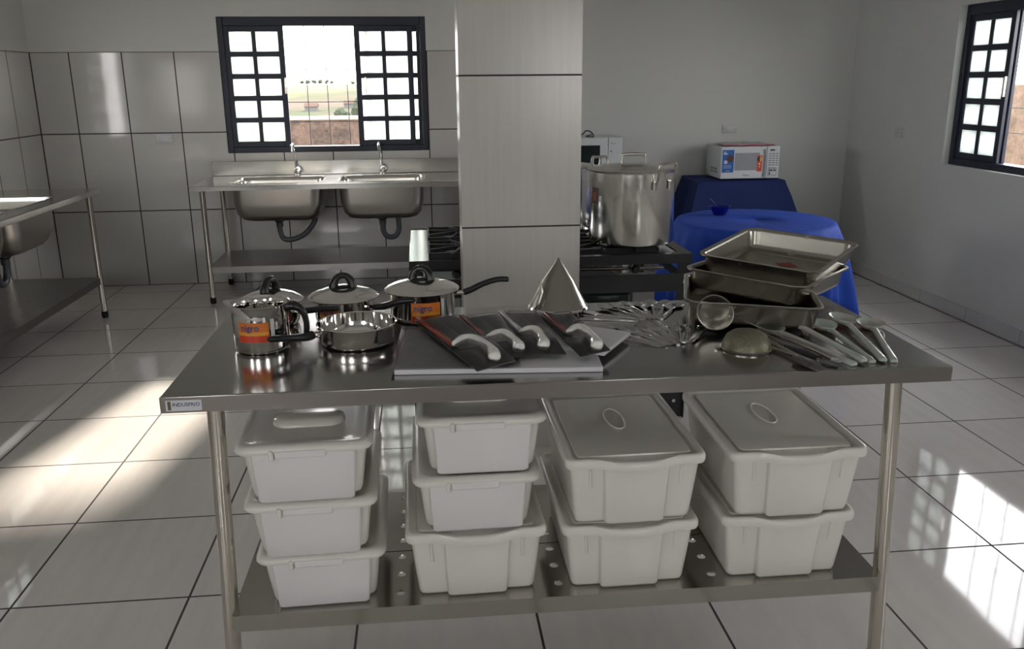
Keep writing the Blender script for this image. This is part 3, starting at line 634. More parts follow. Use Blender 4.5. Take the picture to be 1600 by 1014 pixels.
wrapped_knife('wrapped knife nearest the front edge, leftmost of the four white handles', [(.062, 1.995), (.085, 2.035), (.110, 2.035), (.133, 1.990), (.150, 1.920), (.150, 1.878)], [(.107, 1.826), (.200, 1.890), (.075, 2.315), (-.035, 2.262)], [(-.022, 2.251), (.062, 2.002)], z=.026)
wrapped_knife('wrapped knife, second white handle from the left', [(.147, 2.045), (.170, 2.075), (.192, 2.078), (.205, 2.030), (.215, 1.975), (.213, 1.952)], [(.150, 1.905), (.245, 1.935), (.195, 2.32), (.085, 2.285)], [(.094, 2.268), (.145, 2.055)])
wrapped_knife('wrapped knife with white blade sleeve, third white handle from the left', [(.234, 2.085), (.255, 2.103), (.273, 2.095), (.279, 2.040), (.279, 1.985), (.273, 1.960)], [(.236, 1.938), (.325, 1.930), (.310, 2.315), (.198, 2.33)], [(.203, 2.305), (.236, 2.105)], red=False)
wrapped_knife('wrapped knife in front of the cone strainer, rightmost white handle', [(.349, 2.050), (.372, 2.085), (.390, 2.088), (.400, 2.030), (.403, 1.960), (.397, 1.930)], [(.352, 1.895), (.432, 1.935), (.392, 2.28), (.310, 2.268)], [(.322, 2.251), (.350, 2.063)], z=.028)

# ------------------------------------------------------------------ cone strainer
t = thing('cone_strainer', (.380, 2.405, TZ), 'tall conical metal strainer standing point up in front of the pillar', 'strainer')
m_cone = vary(mat('cone_steel', (.36, .35, .32), .24, 1), (400, 400, 400), .25, bump=.05)
MB().lathe([(.0845, .022), (.082, .026), (.045, .097), (.009, .150), (.004, .160), (.001, .163)], n=56).build('cone', m_cone, t, ang=40)
MB().lathe([(.080, .012), (.086, .014), (.0885, .019), (.086, .024), (.080, .024)], n=56).build('rim', m_polish, t)
MB().lathe([(.060, .0), (.062, .0), (.0635, .016), (.061, .016)], n=40).build('stand_ring', m_inner, t)
b = MB(); b.tube([(-.060, -.045, .105), (-.052, -.045, .075), (-.062, -.055, .045), (-.075, -.05, .024)], .0035, 8, .6); b.build('seam_tab', m_inner, t)
MB().tube([(.060, -.045, .014), (.085, -.06, .012), (.098, -.066, .008)], [.007, .008, .007], 10, .6).build('handle_stub', m_polish, t)

# ------------------------------------------------------------------ cutlery
def flatware(kind):
    """lies along +y, handle end at origin"""
    b = MB()
    def strip(pts, zt=.0012):
        rings = []
        for y, wv, z in pts: rings.append([(-wv/2, y, z), (wv/2, y, z), (wv/2*.8, y, z+zt), (-wv/2*.8, y, z+zt)])
        b.loft(rings)
    if kind == 'fork':
        strip([(0, .010, .0), (.01, .017, .001), (.05, .012, .004), (.10, .007, .006), (.125, .009, .004), (.135, .022, .004), (.148, .024, .005)])
        for k in range(4): x = -.0088+k*.00587; b.tube([(x, .146, .0055), (x, .17, .008), (x*.95, .192, .013)], [.0017, .0015, .0008], 6)
    elif kind == 'spoon':
        strip([(0, .010, .0), (.01, .017, .001), (.05, .012, .004), (.10, .007, .006), (.13, .008, .004)])
        rings = []
        for i in range(9):
            s = i/8; y = .128+.062*s; wv = .04*math.sqrt(max(.02, 1-(2*s-1)**2))*(1.0-.12*s); dep = .008*math.sin(PI*min(max(s, .05), .95))
            rings.append([(-wv/2, y, .006), (-wv/4, y, .006-dep*.75), (0, y, .006-dep), (wv/4, y, .006-dep*.75), (wv/2, y, .006), (wv/4, y, .0072-dep*.75), (0, y, .0072-dep), (-wv/4, y, .0072-dep*.75)])
        b.loft(rings)
    else:
        strip([(0, .010, .0), (.01, .015, .0005), (.05, .012, .001), (.09, .011, .001), (.1, .016, .001), (.14, .019, .001), (.18, .017, .001), (.203, .004, .001)], .0022)
    return b
protos = {}
def cutlery(kind, x, y, ang, z, label, group):
    if kind not in protos:
        o = flatware(kind).build('table_'+kind, vary(mat('cutlery_steel', (.55, .55, .54), .12, 1), (30, 30, 30), .05), ang=40); protos[kind] = o
    else: o = protos[kind].copy(); COL.objects.link(o)
    o.location = (x, y, z); o.rotation_euler = (random.uniform(-.01, .02), random.uniform(-.06, .06), ang); tag(o, label, kind, group)
    return o
for i in range(11):
    s = i/10; OR = ['leftmost', 'second', 'third', 'fourth', 'fifth', 'sixth', 'seventh', 'eighth', 'ninth', 'tenth', 'rightmost']
    cutlery('fork', .585+.085*s+.004*math.sin(i*3), 2.035+.022*s, math.radians(50-88*s), TZ+.001+.0016*(i % 3), ('%s steel fork in the front fan of forks beside the ladle' % OR[i]) if i in (0, 10) else ('steel fork, %s from the left in the front fan beside the ladle' % OR[i]), 'forks in the front fan')
for i in range(7):
    s = i/6; cutlery('spoon', .612+.045*s, 2.292+.004*math.sin(i*2), math.radians(36-68*s), TZ+.001+.0016*(i % 3), 'steel spoon, %s from the left in the fan at the table back edge' % (OR[i] if i else 'first'), 'spoons in the rear fan')
for i in range(9):
    s = i/8; cutlery('knife', .560+.030*s, 2.225+.055*s, math.radians(100-44*s), TZ+.001+.0012*(i % 3), 'steel table knife, %s from the front of the fan beside the cone strainer' % (OR[i] if i else 'first'), 'table knives beside the strainer')

# ------------------------------------------------------------------ roasting trays
def tray(label, locv, rz, tx, ty, a=.42, b_=.36, d=.062, group='stacked roasting trays'):
    t = thing('roasting_tray', locv, label, 'tray', group=group)
    t.rotation_euler = (Matrix.Rotation(tx, 3, 'X') @ Matrix.Rotation(ty, 3, 'Y') @ Matrix.Rotation(rz, 3, 'Z')).to_euler()
    rr = .042; th = .0016
    def R_(dw, z, r2): return rrect(a-dw, b_-dw, max(rr-r2, .012), z, n=8)
    b = MB(); b.loft([R_(.004, -.006, 0), R_(0, -.004, 0), R_(0, 0, 0), R_(.004, .001, .001), R_(.024, -.001, .008), R_(.029, -.008, .010), R_(.040, -d+.014, .014), R_(.048, -d+.004, .017), R_(.066, -d, .024)], False, True)
    b.build('pan', m_tray, t, ang=60, solid=.0016)
    return t
t3 = tray('roasting tray at the bottom of the stack, resting on the steel table', (.915, 2.320, .922), -.296+PI/2, -.02, .03)
tray('roasting tray in the middle of the stack of three', (1.020, 2.437, .960), .811, .008, .045)
tt = tray('roasting tray on top of the stack, red sticker inside its base', (1.067, 2.475, 1.008), .841, .07, .0)
rd = quad_slab(MB(), [(-.024, -.026), (.024, -.026), (.024, .026), (-.024, .026)], 0, .0004).build('red_sticker', vary(mat('tray_sticker_red', (.26, .03, .02), .5), (40, 40, 40), .2), tt, smooth=False)
rd.rotation_euler = (0, 0, -.80); rd.location = (.040, -.012, -.0605)
V = [(-.175, -.1690, -.006), (-.085, -.1690, -.006), (-.095, -.1625, -.052), (-.172, -.1625, -.052)]
MB().add(V, [(0, 1, 2, 3)]).build('white_side_patch', m_stw, t3, smooth=False)  # plain white patch on the outer side of the bottom tray

# ------------------------------------------------------------------ ladle, sieve, utensils
t = thing('ladle', (.756, 2.135, TZ), 'large steel ladle leaning with its round bowl facing the viewer, in front of trays', 'ladle')
ax = Vector((-.05, -.80, .50)).normalized(); q = ax.to_track_quat('Z', 'Y').to_matrix().to_4x4()
R0 = .0475; prof = [(R0*math.sin(a), -R0*math.cos(a)) for a in [i*PI/2/12 for i in range(13)]]; prof[0] = (.0005, -R0)
prof2 = [(R0*1.03, .001), (R0*1.0, .002)]+[((R0-.0016)*math.sin(a), -(R0-.0016)*math.cos(a)) for a in [PI/2-i*PI/2/12 for i in range(13)]]; prof2[-1] = (.0005, -R0+.0016)
MB().lathe(prof+prof2, n=44).xf(Matrix.Translation((0, 0, .058)) @ q).build('bowl', vary(mat('ladle_steel', (.56, .54, .50), .40, 1), (30, 30, 30), .08), t, ang=60)
P = spline([(.044, .004, .044), (.058, .008, .040), (.10, -.06, .030), (.16, -.19, .018), (.196, -.285, .010)], 6)
hd = MB().tube(P, lerp_list([.006, .0045, .006, .007, .006], len(P)), 10, .45).build('handle', m_inner, t)
MB().tube([(.192, -.280, .010), (.203, -.296, .010)], [.008, .009], 10, .7).build('hook_end', m_chrome, hd)
t = thing('hand_sieve', (.792, 1.997, TZ), 'small fine-mesh sieve lying face down at the front, clear wrapped handle', 'sieve')
MB().lathe([(.061, .004), (.058, .018), (.050, .034), (.036, .044), (.018, .048), (.001, .049)], n=44).build('mesh_dome', m_mesh, t, ang=60)
MB().lathe([(.060, .001), (.064, .001), (.065, .005), (.061, .006)], n=44).build('rim', m_inner, t)
hd = MB(); hd.tube([(.060, -.012, .006), (.085, -.085, .010), (.10, -.165, .008)], .0022, 8).tube([(.055, -.025, .006), (.078, -.09, .010), (.094, -.165, .008)], .0022, 8); hd = hd.build('wire_handle', m_tube, t)
MB().tube([(.077, -.115, .012), (.088, -.15, .012), (.099, -.185, .011), (.103, -.20, .009)], [.010, .013, .011, .006], 12, .7).build('handle_wrap', film('pink_clear_plastic', (.45, .38, .36), .35), hd)
MB().tube([(-.062, .006, .004), (-.075, .008, .004), (-.078, .0, .003)], .003, 6).build('rest_hook', m_tube, t)
t = thing('peeler', (.868, 2.05, TZ), 'grey metal peeler lying between the sieve and the green plastic spoons', 'peeler')
MB().tube([(-.004, .055, .012), (.003, -.01, .013), (.03, -.09, .012), (.040, -.125, .011)], [.004, .006, .009, .009], 12, .7).build('handle', vary(mat('grey_grip', (.14, .13, .13), .3), (9, 9, 9), .1), t)
MB().tube([(-.010, .095, .012), (-.004, .055, .012)], [.003, .004], 8, .5).build('blade', m_inner, t)
t = thing('spatula', (.90, 1.95, TZ), 'slim steel utensil with black grip tucked beneath the ladle handle', 'utensil')
MB().tube([(-.030, .10, .007), (.0, .0, .008)], .0035, 8).build('shaft', m_tube, t)
MB().tube([(-.012, .030, .009), (.012, -.05, .010), (.024, -.078, .009)], [.008, .014, .010], 12, .6).build('grip', m_black, t)

def plastic_spoon(label, tip, end, z=.0, bw=.036, bl=.052, roll=0):
    T_ = Vector(tip); E_ = Vector(end); L = (T_-E_).length; d = (T_-E_).normalized()
    t = thing('serving_spoon', (end[0], end[1], TZ+z), label, 'spoon', rz=math.atan2(-d.x, d.y), group='pale green plastic spoons')
    t.rotation_euler = (0, roll, math.atan2(-d.x, d.y)); b = MB()
    rings = []
    for y, wv, zz, th in [(-.004, .012, .002, .006), (0, .018, .000, .010), (.02, .0195, .0, .011), (.10, .015, .003, .011), (.18, .0125, .006, .010), (L-bl*1.35, .013, .008, .010), (L-bl*1.0, .020, .007, .009)]:
        rings.append([(-wv/2, y, zz), (wv/2, y, zz), (wv/2, y, zz+th*.75), (wv/2*.6, y, zz+th), (-wv/2*.6, y, zz+th), (-wv/2, y, zz+th*.75)])
    b.loft(rings); b.build('handle', m_gplas, t, bevel=.002)
    rings = []; n = 12; N = 24
    outer = [(.25, -.0), (.6, .001), (.85, .006), (.98, .014), (1.0, .017)]; inner = [(.96, .0165), (.82, .010), (.55, .005), (.05, .004)]
    g = MB()
    for k, (s, zz) in enumerate([(.02, 0)]+outer+inner):
        rings.append([(bw*s*math.cos(2*PI*i/N), L-.0+bl*s*math.sin(2*PI*i/N), zz+.001) for i in range(N)])
    g.loft(rings, True, True); g.build('bowl', m_gplas, t, ang=60); return t
plastic_spoon('pale green plastic spoon whose bowl lies behind the ladle handle', (.905, 2.125), (.992, 1.832), .000, .034, .046)
plastic_spoon('pale green plastic spoon with the widest bowl, tip nearest the trays', (.975, 2.165), (1.018, 1.838), .006, .040, .058)
plastic_spoon('pale green plastic spoon in the middle of the five, bowl half covered', (1.058, 2.135), (1.043, 1.845), .000, .033, .046)
plastic_spoon('pale green plastic spoon second from the right, deep bowl', (1.130, 2.175), (1.068, 1.842), .004, .037, .050, .1)
plastic_spoon('rightmost pale green plastic spoon near the table corner', (1.188, 2.130), (1.095, 1.842), .000, .037, .046)

# ------------------------------------------------------------------ sink benches
def basin(parent, cx, cy_, w, d, depth, z):
    """pressed bowl hung under an opening; wall shown outside and inside"""
    b = MB(); R_ = lambda dw, zz, r: rrect(w-dw, d-dw, r, zz, cx, cy_, 8)
    b.loft([R_(.0, z-.001, .075), R_(.006, z-.03, .075), R_(.016, z-depth*.55, .08), R_(.05, z-depth*.82, .085), R_(.11, z-depth*.96, .09), R_(.19, z-depth, .06)], False, True)
    o = b.build('basin', m_basin, parent, ang=70, solid=.003)
    b = MB(); R2_ = lambda dw, zz, r: rrect(w-dw, d-dw, r, zz, cx, cy_, 8)
    b.loft([R2_(-.022, z+.0012, .085), R2_(-.006, z+.002, .078), R2_(.004, z-.002, .074), R2_(.014, z-.03, .074), R2_(.024, z-depth*.55, .08), R2_(.058, z-depth*.81, .085), R2_(.118, z-depth*.945, .09), R2_(.198, z-depth*.985, .06)], False, True)
    b.build('basin_lining', m_basin_in, o, ang=70); return o
def frame_top(b, x0, x1, y0, y1, z, holes, th=.032):
    """bench top with rectangular openings for basins"""
    xs = [x0]; 
    for (a, c, d, e) in holes: xs += [a, c]
    xs.append(x1)
    for i in range(len(xs)-1):
        if i % 2 == 0: b.box(xs[i], xs[i+1], y0, y1, z-.002, z)
        else:
            h = holes[i//2]; b.box(xs[i], xs[i+1], y0, h[2], z-.002, z); b.box(xs[i], xs[i+1], h[3], y1, z-.002, z)
    b.add([(x0, y0-.004, z-th), (x1, y0-.004, z-th), (x1, y0-.001, z-th), (x0, y0-.001, z-th), (x0, y0+.001, z), (x1, y0+.001, z), (x1, y0+.004, z), (x0, y0+.004, z)], [(0, 3, 2, 1), (4, 5, 6, 7), (0, 1, 5, 4), (1, 2, 6, 5), (2, 3, 7, 6), (3, 0, 4, 7)])
    b.box(x0, x1, y1, y1+.002, z-th, z).box(x0-.002, x0, y0, y1, z-th, z).box(x1, x1+.002, y0, y1, z-th, z)
    return b
def faucet(parent, x, y, z, h=.20):
    f_ = thing('faucet', (0, 0, 0), 'x', 'faucet'); f_.location = (x, y, z)
    MB().lathe([(.001, 0), (.024, 0), (.024, .01), (.014, .016), (.013, .045), (.001, .05)], n=24).build('base', m_chrome, f_)
    P = spline([(0, 0, .03), (-.004, .0, .10), (-.010, -.0, h), (-.014, -.03, h+.03), (-.016, -.075, h+.02), (-.016, -.09, h-.02)], 6)
    MB().tube(P, .0075, 10).build('spout', m_chrome, f_)
    MB().lathe([(.001, -.028), (.020, -.026), (.028, -.010), (.028, .008), (.018, .024), (.001, .028)], n=20).xf(Matrix.Translation((.012, -.028, .038)) @ Matrix.Rotation(PI/2, 4, 'X')).build('tap_knob', m_chrome, f_)
    return f_
def bench(name, label, loc_, rz, L, D, z, basins, shelf_z, perf=False, splash=.105, drains=()):
    """local frame: x along the bench, y=0 front .. y=D back"""
    t = thing(name, loc_, label, 'sink', rz=rz)
    b = MB(); frame_top(b, 0, L, 0, D, z, [(cx-w/2+.004, cx+w/2-.004, cy_-d/2+.004, cy_+d/2-.004) for cx, cy_, w, d in basins])
    b.build('benchtop', m_top, t, smooth=False)
    MB().box(0, L, D-.022, D, z, z+splash).build('backsplash', m_steel, t, bevel=.003)
    for x in (.065, L-.065):
        for y in (.05, D-.05):
            l = MB().tube([(x, y, .03), (x, y, z-.002)], .019, 14).build('leg', m_tube, t)
            MB().lathe([(.001, 0), (.017, 0), (.021, .01), (.021, .045), (.001, .046)], (x, y, 0), 14).build('foot', m_rubber, l)
    b = MB()
    if perf: perforated(b, .06, L-.06, .045, D-.045, shelf_z, ([.16+k*.115 for k in range(int((L-.3)/.115)+1)], [.12+k*.11 for k in range(5)]), .006, 8)
    else: b.box(.06, L-.06, .045, D-.045, shelf_z-.002, shelf_z)
    b.box(.06, L-.06, .043, .045, shelf_z-.045, shelf_z).box(.06, L-.06, D-.045, D-.043, shelf_z-.045, shelf_z).box(.058, .06, .045, D-.045, shelf_z-.045, shelf_z).box(L-.06, L-.058, .045, D-.045, shelf_z-.045, shelf_z)
    b.build('undershelf', vary(mat('bench_shelf_steel', (.30, .29, .28), .3, 1), (3, 20, 20), .1), t, smooth=False)
    for cx, cy_, w, d in basins: basin(t, cx, cy_, w, d, .275, z)
    for (cx, cy_, w, d), pth in zip(basins, drains):
        zz = z-.275
        dr = MB().lathe([(.001, 0), (.036, 0), (.034, -.022), (.022, -.03), (.001, -.03)], (cx+pth[0][0], cy_+pth[0][1], zz+.002), 20).build('drain_cup', m_black, t)
        P = spline([(cx+a, cy_+c, zz+e) for a, c, e in pth], 6)
        b = MB(); b.tube(P, .019, 12); b.lathe([(.001, 0), (.024, 0), (.025, -.03), (.001, -.03)], (cx+pth[0][0], cy_+pth[0][1], zz-.03), 14); b.build('drain_pipe', m_pvc, t, ang=60)
    return t
bs = bench('sink_bench', 'stainless steel double sink bench standing against the tiled back wall under the window', (-1.563, 6.065, 0), 0, 1.92, .705, .828,
           [(.545, .34, .63, .44), (1.275, .34, .60, .44)], .262, drains=[[(-.02, -.03, -.02), (-.02, -.03, -.09), (.0, -.03, -.145), (.06, -.03, -.155), (.15, -.02, -.12), (.22, .0, -.04), (.24, .05, .05), (.24, .12, .09)],
                                                                       [(-.01, -.03, -.02), (-.01, -.03, -.10), (.02, -.03, -.15), (.075, -.03, -.15), (.105, -.03, -.10), (.105, -.02, -.02), (.105, .05, .03)]])
fa = faucet(None, -.935, 6.70, .830); fa['label'] = 'chrome gooseneck tap behind the left basin of the back wall bench'; fa['group'] = 'gooseneck taps'
fb = copy_tree(fa); fb.location = (-.300, 6.70, .830); fb['label'] = 'chrome gooseneck tap behind the right basin of the back wall bench'
ls = bench('sink_bench', 'stainless steel sink bench along the left wall, cut off by the left edge', (-2.085, 3.98, 0), PI/2, 1.905, .665, .85,
           [(.58, .32, .56, .40), (1.225, .32, .56, .40)], .275, perf=True, splash=.0001, drains=[[(0, 0, -.02), (0, 0, -.1), (.03, 0, -.14), (.08, 0, -.14), (.1, 0, -.05)], [(-.10, -.03, -.02), (-.10, -.03, -.09), (-.13, -.03, -.15), (-.20, -.03, -.15), (-.23, -.03, -.05)]])

# ------------------------------------------------------------------ stove
st = thing('gas_stove', (-.068, 3.62, 0), 'black four-burner industrial gas stove partly hidden behind the tiled pillar', 'stove')
SW, SD, SH = 1.228, .84, .768
b = MB(); b.box(0, SW, 0, SD, SH-.012, SH-.004); b.build('top_plate', m_enamel, st, bevel=.003)
b = MB(); b.box(-.0, SW, -.006, .0, SH-.042, SH).box(0, SW, SD, SD+.006, SH-.042, SH).box(SW, SW+.006, 0, SD, SH-.042, SH).box(.72, SW, .0, .05, SH-.004, SH).box(SW-.05, SW, .05, SD, SH-.004, SH).box(.72, SW, SD-.05, SD, SH-.004, SH).box(.66, .72, 0, SD, SH-.004, SH)
b.build('top_frame', m_darkst, st, bevel=.002)
for x in (.03, SW-.03):
    for y in (.02, SD-.02):
        s = 1 if x < .5 else -1; b = MB(); b.box(x-.026, x+.026, y-.003, y+.003, 0, SH-.03).box(x-s*.026-.003, x-s*.026+.003, y-.02, y+.02, 0, SH-.03); lg = b.build('leg', m_darkst, st, bevel=.001)
        MB().lathe([(.001, -.012), (.008, -.012), (.010, -.006), (.010, 0)], n=12).xf(Matrix.Translation((x, y-.004, .641)) @ Matrix.Rotation(-PI/2, 4, 'X')).build('bolt', m_chrome, lg)
b = MB(); b.box(.0, SW-.03, .0, .006, .600, .680).box(0, SW-.03, SD-.006, SD, .60, .68).box(SW-.034, SW-.03, .02, SD-.02, .64, .68); b.build('cross_rail', m_darkst, st, bevel=.002)
b = MB(); b.box(.03, SW-.03, .0, .005, .06, .16).box(.03, SW-.03, SD-.005, SD, .06, .14).box(SW-.034, SW-.03, 0, SD, .06, .14)
b.add([(SW-.16, -.002, .16), (SW-.03, -.002, .16), (SW-.03, -.002, .05), (SW-.13, -.002, .05), (SW-.16, .003, .16), (SW-.03, .003, .16), (SW-.03, .003, .05), (SW-.13, .003, .05)], [(0, 1, 2, 3), (4, 7, 6, 5), (0, 4, 5, 1), (1, 5, 6, 2), (2, 6, 7, 3), (3, 7, 4, 0)])
b.build('lower_rail', m_darkst, st, bevel=.002)
MB().lathe([(.001, -.012), (.008, -.012), (.010, -.006), (.010, 0)], n=12).xf(Matrix.Translation((SW-.055, -.002, .09)) @ Matrix.Rotation(-PI/2, 4, 'X')).build('bolt', m_chrome, st)
b = MB(); b.box(.06, .98, .03, SD-.05, .14, .60); b.build('oven_body', m_darkst, st, bevel=.004)
b = MB(); b.box(.07, .36, .008, .028, .16, .72); b.build('side_panel', vary(mat('brushed_grey_panel', (.30, .34, .34), .22, 1), (3, 3, 3), .1), st, bevel=.003)
od = MB().box(.40, .96, .010, .028, .17, .59).build('oven_door', m_glassd, st, bevel=.004)
MB().tube([(.45, -.012, .55), (.91, -.012, .55)], .007, 10).tube([(.46, .012, .55), (.46, -.012, .55)], .005, 8).tube([(.90, .012, .55), (.90, -.012, .55)], .005, 8).build('oven_handle', m_tube, od)
b = MB(); b.tube([(.80, .03, .72), (1.08, .25, .69)], .006, 8).tube([(1.00, .10, .725), (.97, .12, .665)], .005, 8).tube([(.50, .06, .70), (1.12, .06, .695)], .008, 10)
b.build('gas_pipe', m_tube, st)
ip = MB().box(1.00, SW-.05, .40, .403, .02, .60).build('rear_panel', vary(mat('grey_rear_panel', (.30, .29, .29), .5), (9, 9, 9), .05), st, smooth=False)
MB().tube([(1.06, .392, .44), (1.072, .390, .425), (1.066, .392, .40)], .006, 8).build('panel_latch', m_black, ip)
for k, x in enumerate((.20, .45, .72, .98)):
    kb = MB().lathe([(.001, -.022), (.014, -.022), (.017, -.004), (.020, 0)], n=18).xf(Matrix.Translation((x, -.0, .705)) @ Matrix.Rotation(-PI/2, 4, 'X')).build('knob', m_black, st)
def grate(x, y, w=.30, d=.30):
    b = MB(); z = SH+.004; t_ = .007
    b.box(x, x+w, y, y+t_*1.6, z-.008, z+.014).box(x, x+w, y+d-t_, y+d, z-.008, z+.014).box(x, x+t_, y, y+d, z-.006, z+.014).box(x+w-t_, x+w, y, y+d, z-.006, z+.014)
    cx, cy2 = x+w/2, y+d/2
    for k in range(8):
        a = k*PI/4+PI/8; R_ = w/2*1.0/max(abs(math.cos(a)), abs(math.sin(a))); dx, dy = math.cos(a), math.sin(a); nx_, ny_ = -dy*.005, dx*.005
        P = [(cx+dx*.05, cy2+dy*.05), (cx+dx*R_, cy2+dy*R_)]
        b.add([(P[0][0]-nx_, P[0][1]-ny_, z+.002), (P[1][0]-nx_, P[1][1]-ny_, z-.002), (P[1][0]+nx_, P[1][1]+ny_, z-.002), (P[0][0]+nx_, P[0][1]+ny_, z+.002),
               (P[0][0]-nx_, P[0][1]-ny_, z+.020), (P[1][0]-nx_, P[1][1]-ny_, z+.014), (P[1][0]+nx_, P[1][1]+ny_, z+.014), (P[0][0]+nx_, P[0][1]+ny_, z+.020)], [(0, 3, 2, 1), (4, 5, 6, 7), (0, 1, 5, 4), (1, 2, 6, 5), (2, 3, 7, 6), (3, 0, 4, 7)])
    b.build('grate', m_iron, st)
    bu = MB().lathe([(.001, .012), (.035, .012), (.045, .004), (.048, -.004)], (cx, cy2, SH-.002), 24).build('burner', m_iron, st)
for x in (.085, .74):
    for y in (.07, .46): grate(x, y, .34 if x < .5 else .36, .31)

# ------------------------------------------------------------------ stockpots
def stockpot(label, locv, r, h, handle_ang, sticker_on=True):
    t = thing('stockpot', locv, label, 'stockpot', group='big stockpots on the stove')
    MB().lathe([(.001, 0), (r*.93, 0), (r*.985, .004), (r, .012), (r, h-.006), (r+.006, h-.003), (r+.007, h), (r-.002, h), (r-.003, .012), (.001, .006)], n=72).build('pot_body', m_alu, t, ang=40)
    l = MB().lathe([(.001, .028), (r*.25, .027), (r*.5, .022), (r*.72, .010), (r*.76, .009), (r*.92, .010), (r+.012, .005), (r+.014, .002), (r+.008, -.003), (r-.004, -.002), (.001, .015)], n=72).build('lid', m_alu, t, ang=50); l.location = (0, 0, h+.003)
    P = spline([(-.055, -.01, .020), (-.052, -.01, .055), (-.042, -.01, .064), (.042, -.01, .064), (.052, -.01, .055), (.055, -.01, .020)], 5); MB().tube(P, .0065, 10).build('lid_handle', m_inner, l)
    for s in (0, 1):
        a = handle_ang+s*PI; ca, sa = math.cos(a), math.sin(a); cen = Vector((ca*r, sa*r, 0)); tg = Vector((-sa, ca, 0)); rd = Vector((ca, sa, 0))
        P = [cen+tg*-.046+rd*.004+Vector((0, 0, h-.05)), cen+tg*-.048+rd*.02+Vector((0, 0, h-.02)), cen+tg*-.046+rd*.03+Vector((0, 0, h+.03)), cen+tg*-.03+rd*.032+Vector((0, 0, h+.040)), cen+tg*.03+rd*.032+Vector((0, 0, h+.040)), cen+tg*.046+rd*.03+Vector((0, 0, h+.03)), cen+tg*.048+rd*.02+Vector((0, 0, h-.02)), cen+tg*.046+rd*.004+Vector((0, 0, h-.05))]
        hn = MB().tube(spline(P, 4), .006, 10).build('side_handle', m_inner, t)
        b = MB()
        for q in (-.046, .046): c = cen+tg*q+rd*.002+Vector((0, 0, h-.055)); b.tube([c-tg*.0+Vector((0, 0, -.018)), c+Vector((0, 0, .018))], .013, 10, .35, up=rd)
        b.build('rivet_plate', m_inner, hn)
    if sticker_on:
        s = curved_patch(MB(), r, -2.95, -2.68, h*.56, h*.78).build('paper_label', mat('pot_label_black', (.02, .018, .02), .4), t); curved_patch(MB(), r, -2.90, -2.75, h*.6, h*.72, off=.001).build('label_print', mat('pot_label_red', (.30, .04, .02), .4), s); curved_patch(MB(), r, -2.66, -2.56, h*.60, h*.68).build('barcode_label', m_stw, t)
    return t
stockpot('big lidded aluminium stockpot on the stove right of the pillar', (.938, 3.835, .7925), .190, .322, -1.05)
stockpot('second stockpot almost hidden behind the pillar, only its left-hand handle and edge show', (.690, 4.235, .7925), .148, .300, .25, False)

# ------------------------------------------------------------------ tables with cloths
def cloth_fold(rr, amp, k, ph): return amp*(math.sin(k*rr+ph)+.5*math.sin(2.3*k*rr+1.7*ph))
rt = thing('round_table', (1.850, 4.665, 0), 'round white plastic table hidden under a royal blue cloth', 'table')
MB().lathe([(.001, .735), (.425, .735), (.43, .725), (.425, .705), (.001, .705)], n=48).build('tabletop', m_whitep, rt)
for a in (PI/4, 3*PI/4, 5*PI/4, 7*PI/4+.15):
    MB().tube([(.30*math.cos(a), .30*math.sin(a), .705), (.40*math.cos(a), .40*math.sin(a), 0)], [.028, .02], 8).build('leg', m_whitep, rt)
N = 160; rings = []
def hemlen(a):
    a2 = a-.42; return min(.60, .635/max(abs(math.cos(a2)), abs(math.sin(a2)))-.435+.21)
for rr, zt in [(.002, 0), (.2, 0), (.36, 0), (.415, 0), (.434, -.004)]:
    rings.append([(rr*math.cos(2*PI*k/N), rr*math.sin(2*PI*k/N), .7385+zt+.0008*math.sin(k*.9)) for k in range(N)])
for s in (.04, .12, .25, .4, .6, .8, 1.0):
    ring = []
    for k in range(N):
        a = 2*PI*k/N; L = hemlen(a); corner = (L-.40)/.2
        w_ = cloth_fold(a, .022, 11, .6)*min(1, s*2)+max(0, corner)*.11*s
        rr = .437+.018*min(1, s*6)+w_+.035*s; ring.append((rr*math.cos(a), rr*math.sin(a), .7345-L*s))
    rings.append(ring)
c = MB().loft(rings, False, False).build('tablecloth', m_blue, ang=70, solid=.0015); c.location = (1.850, 4.665, 0)
tag(c, 'royal blue cloth draped over the round table, folds hanging unevenly', 'tablecloth')
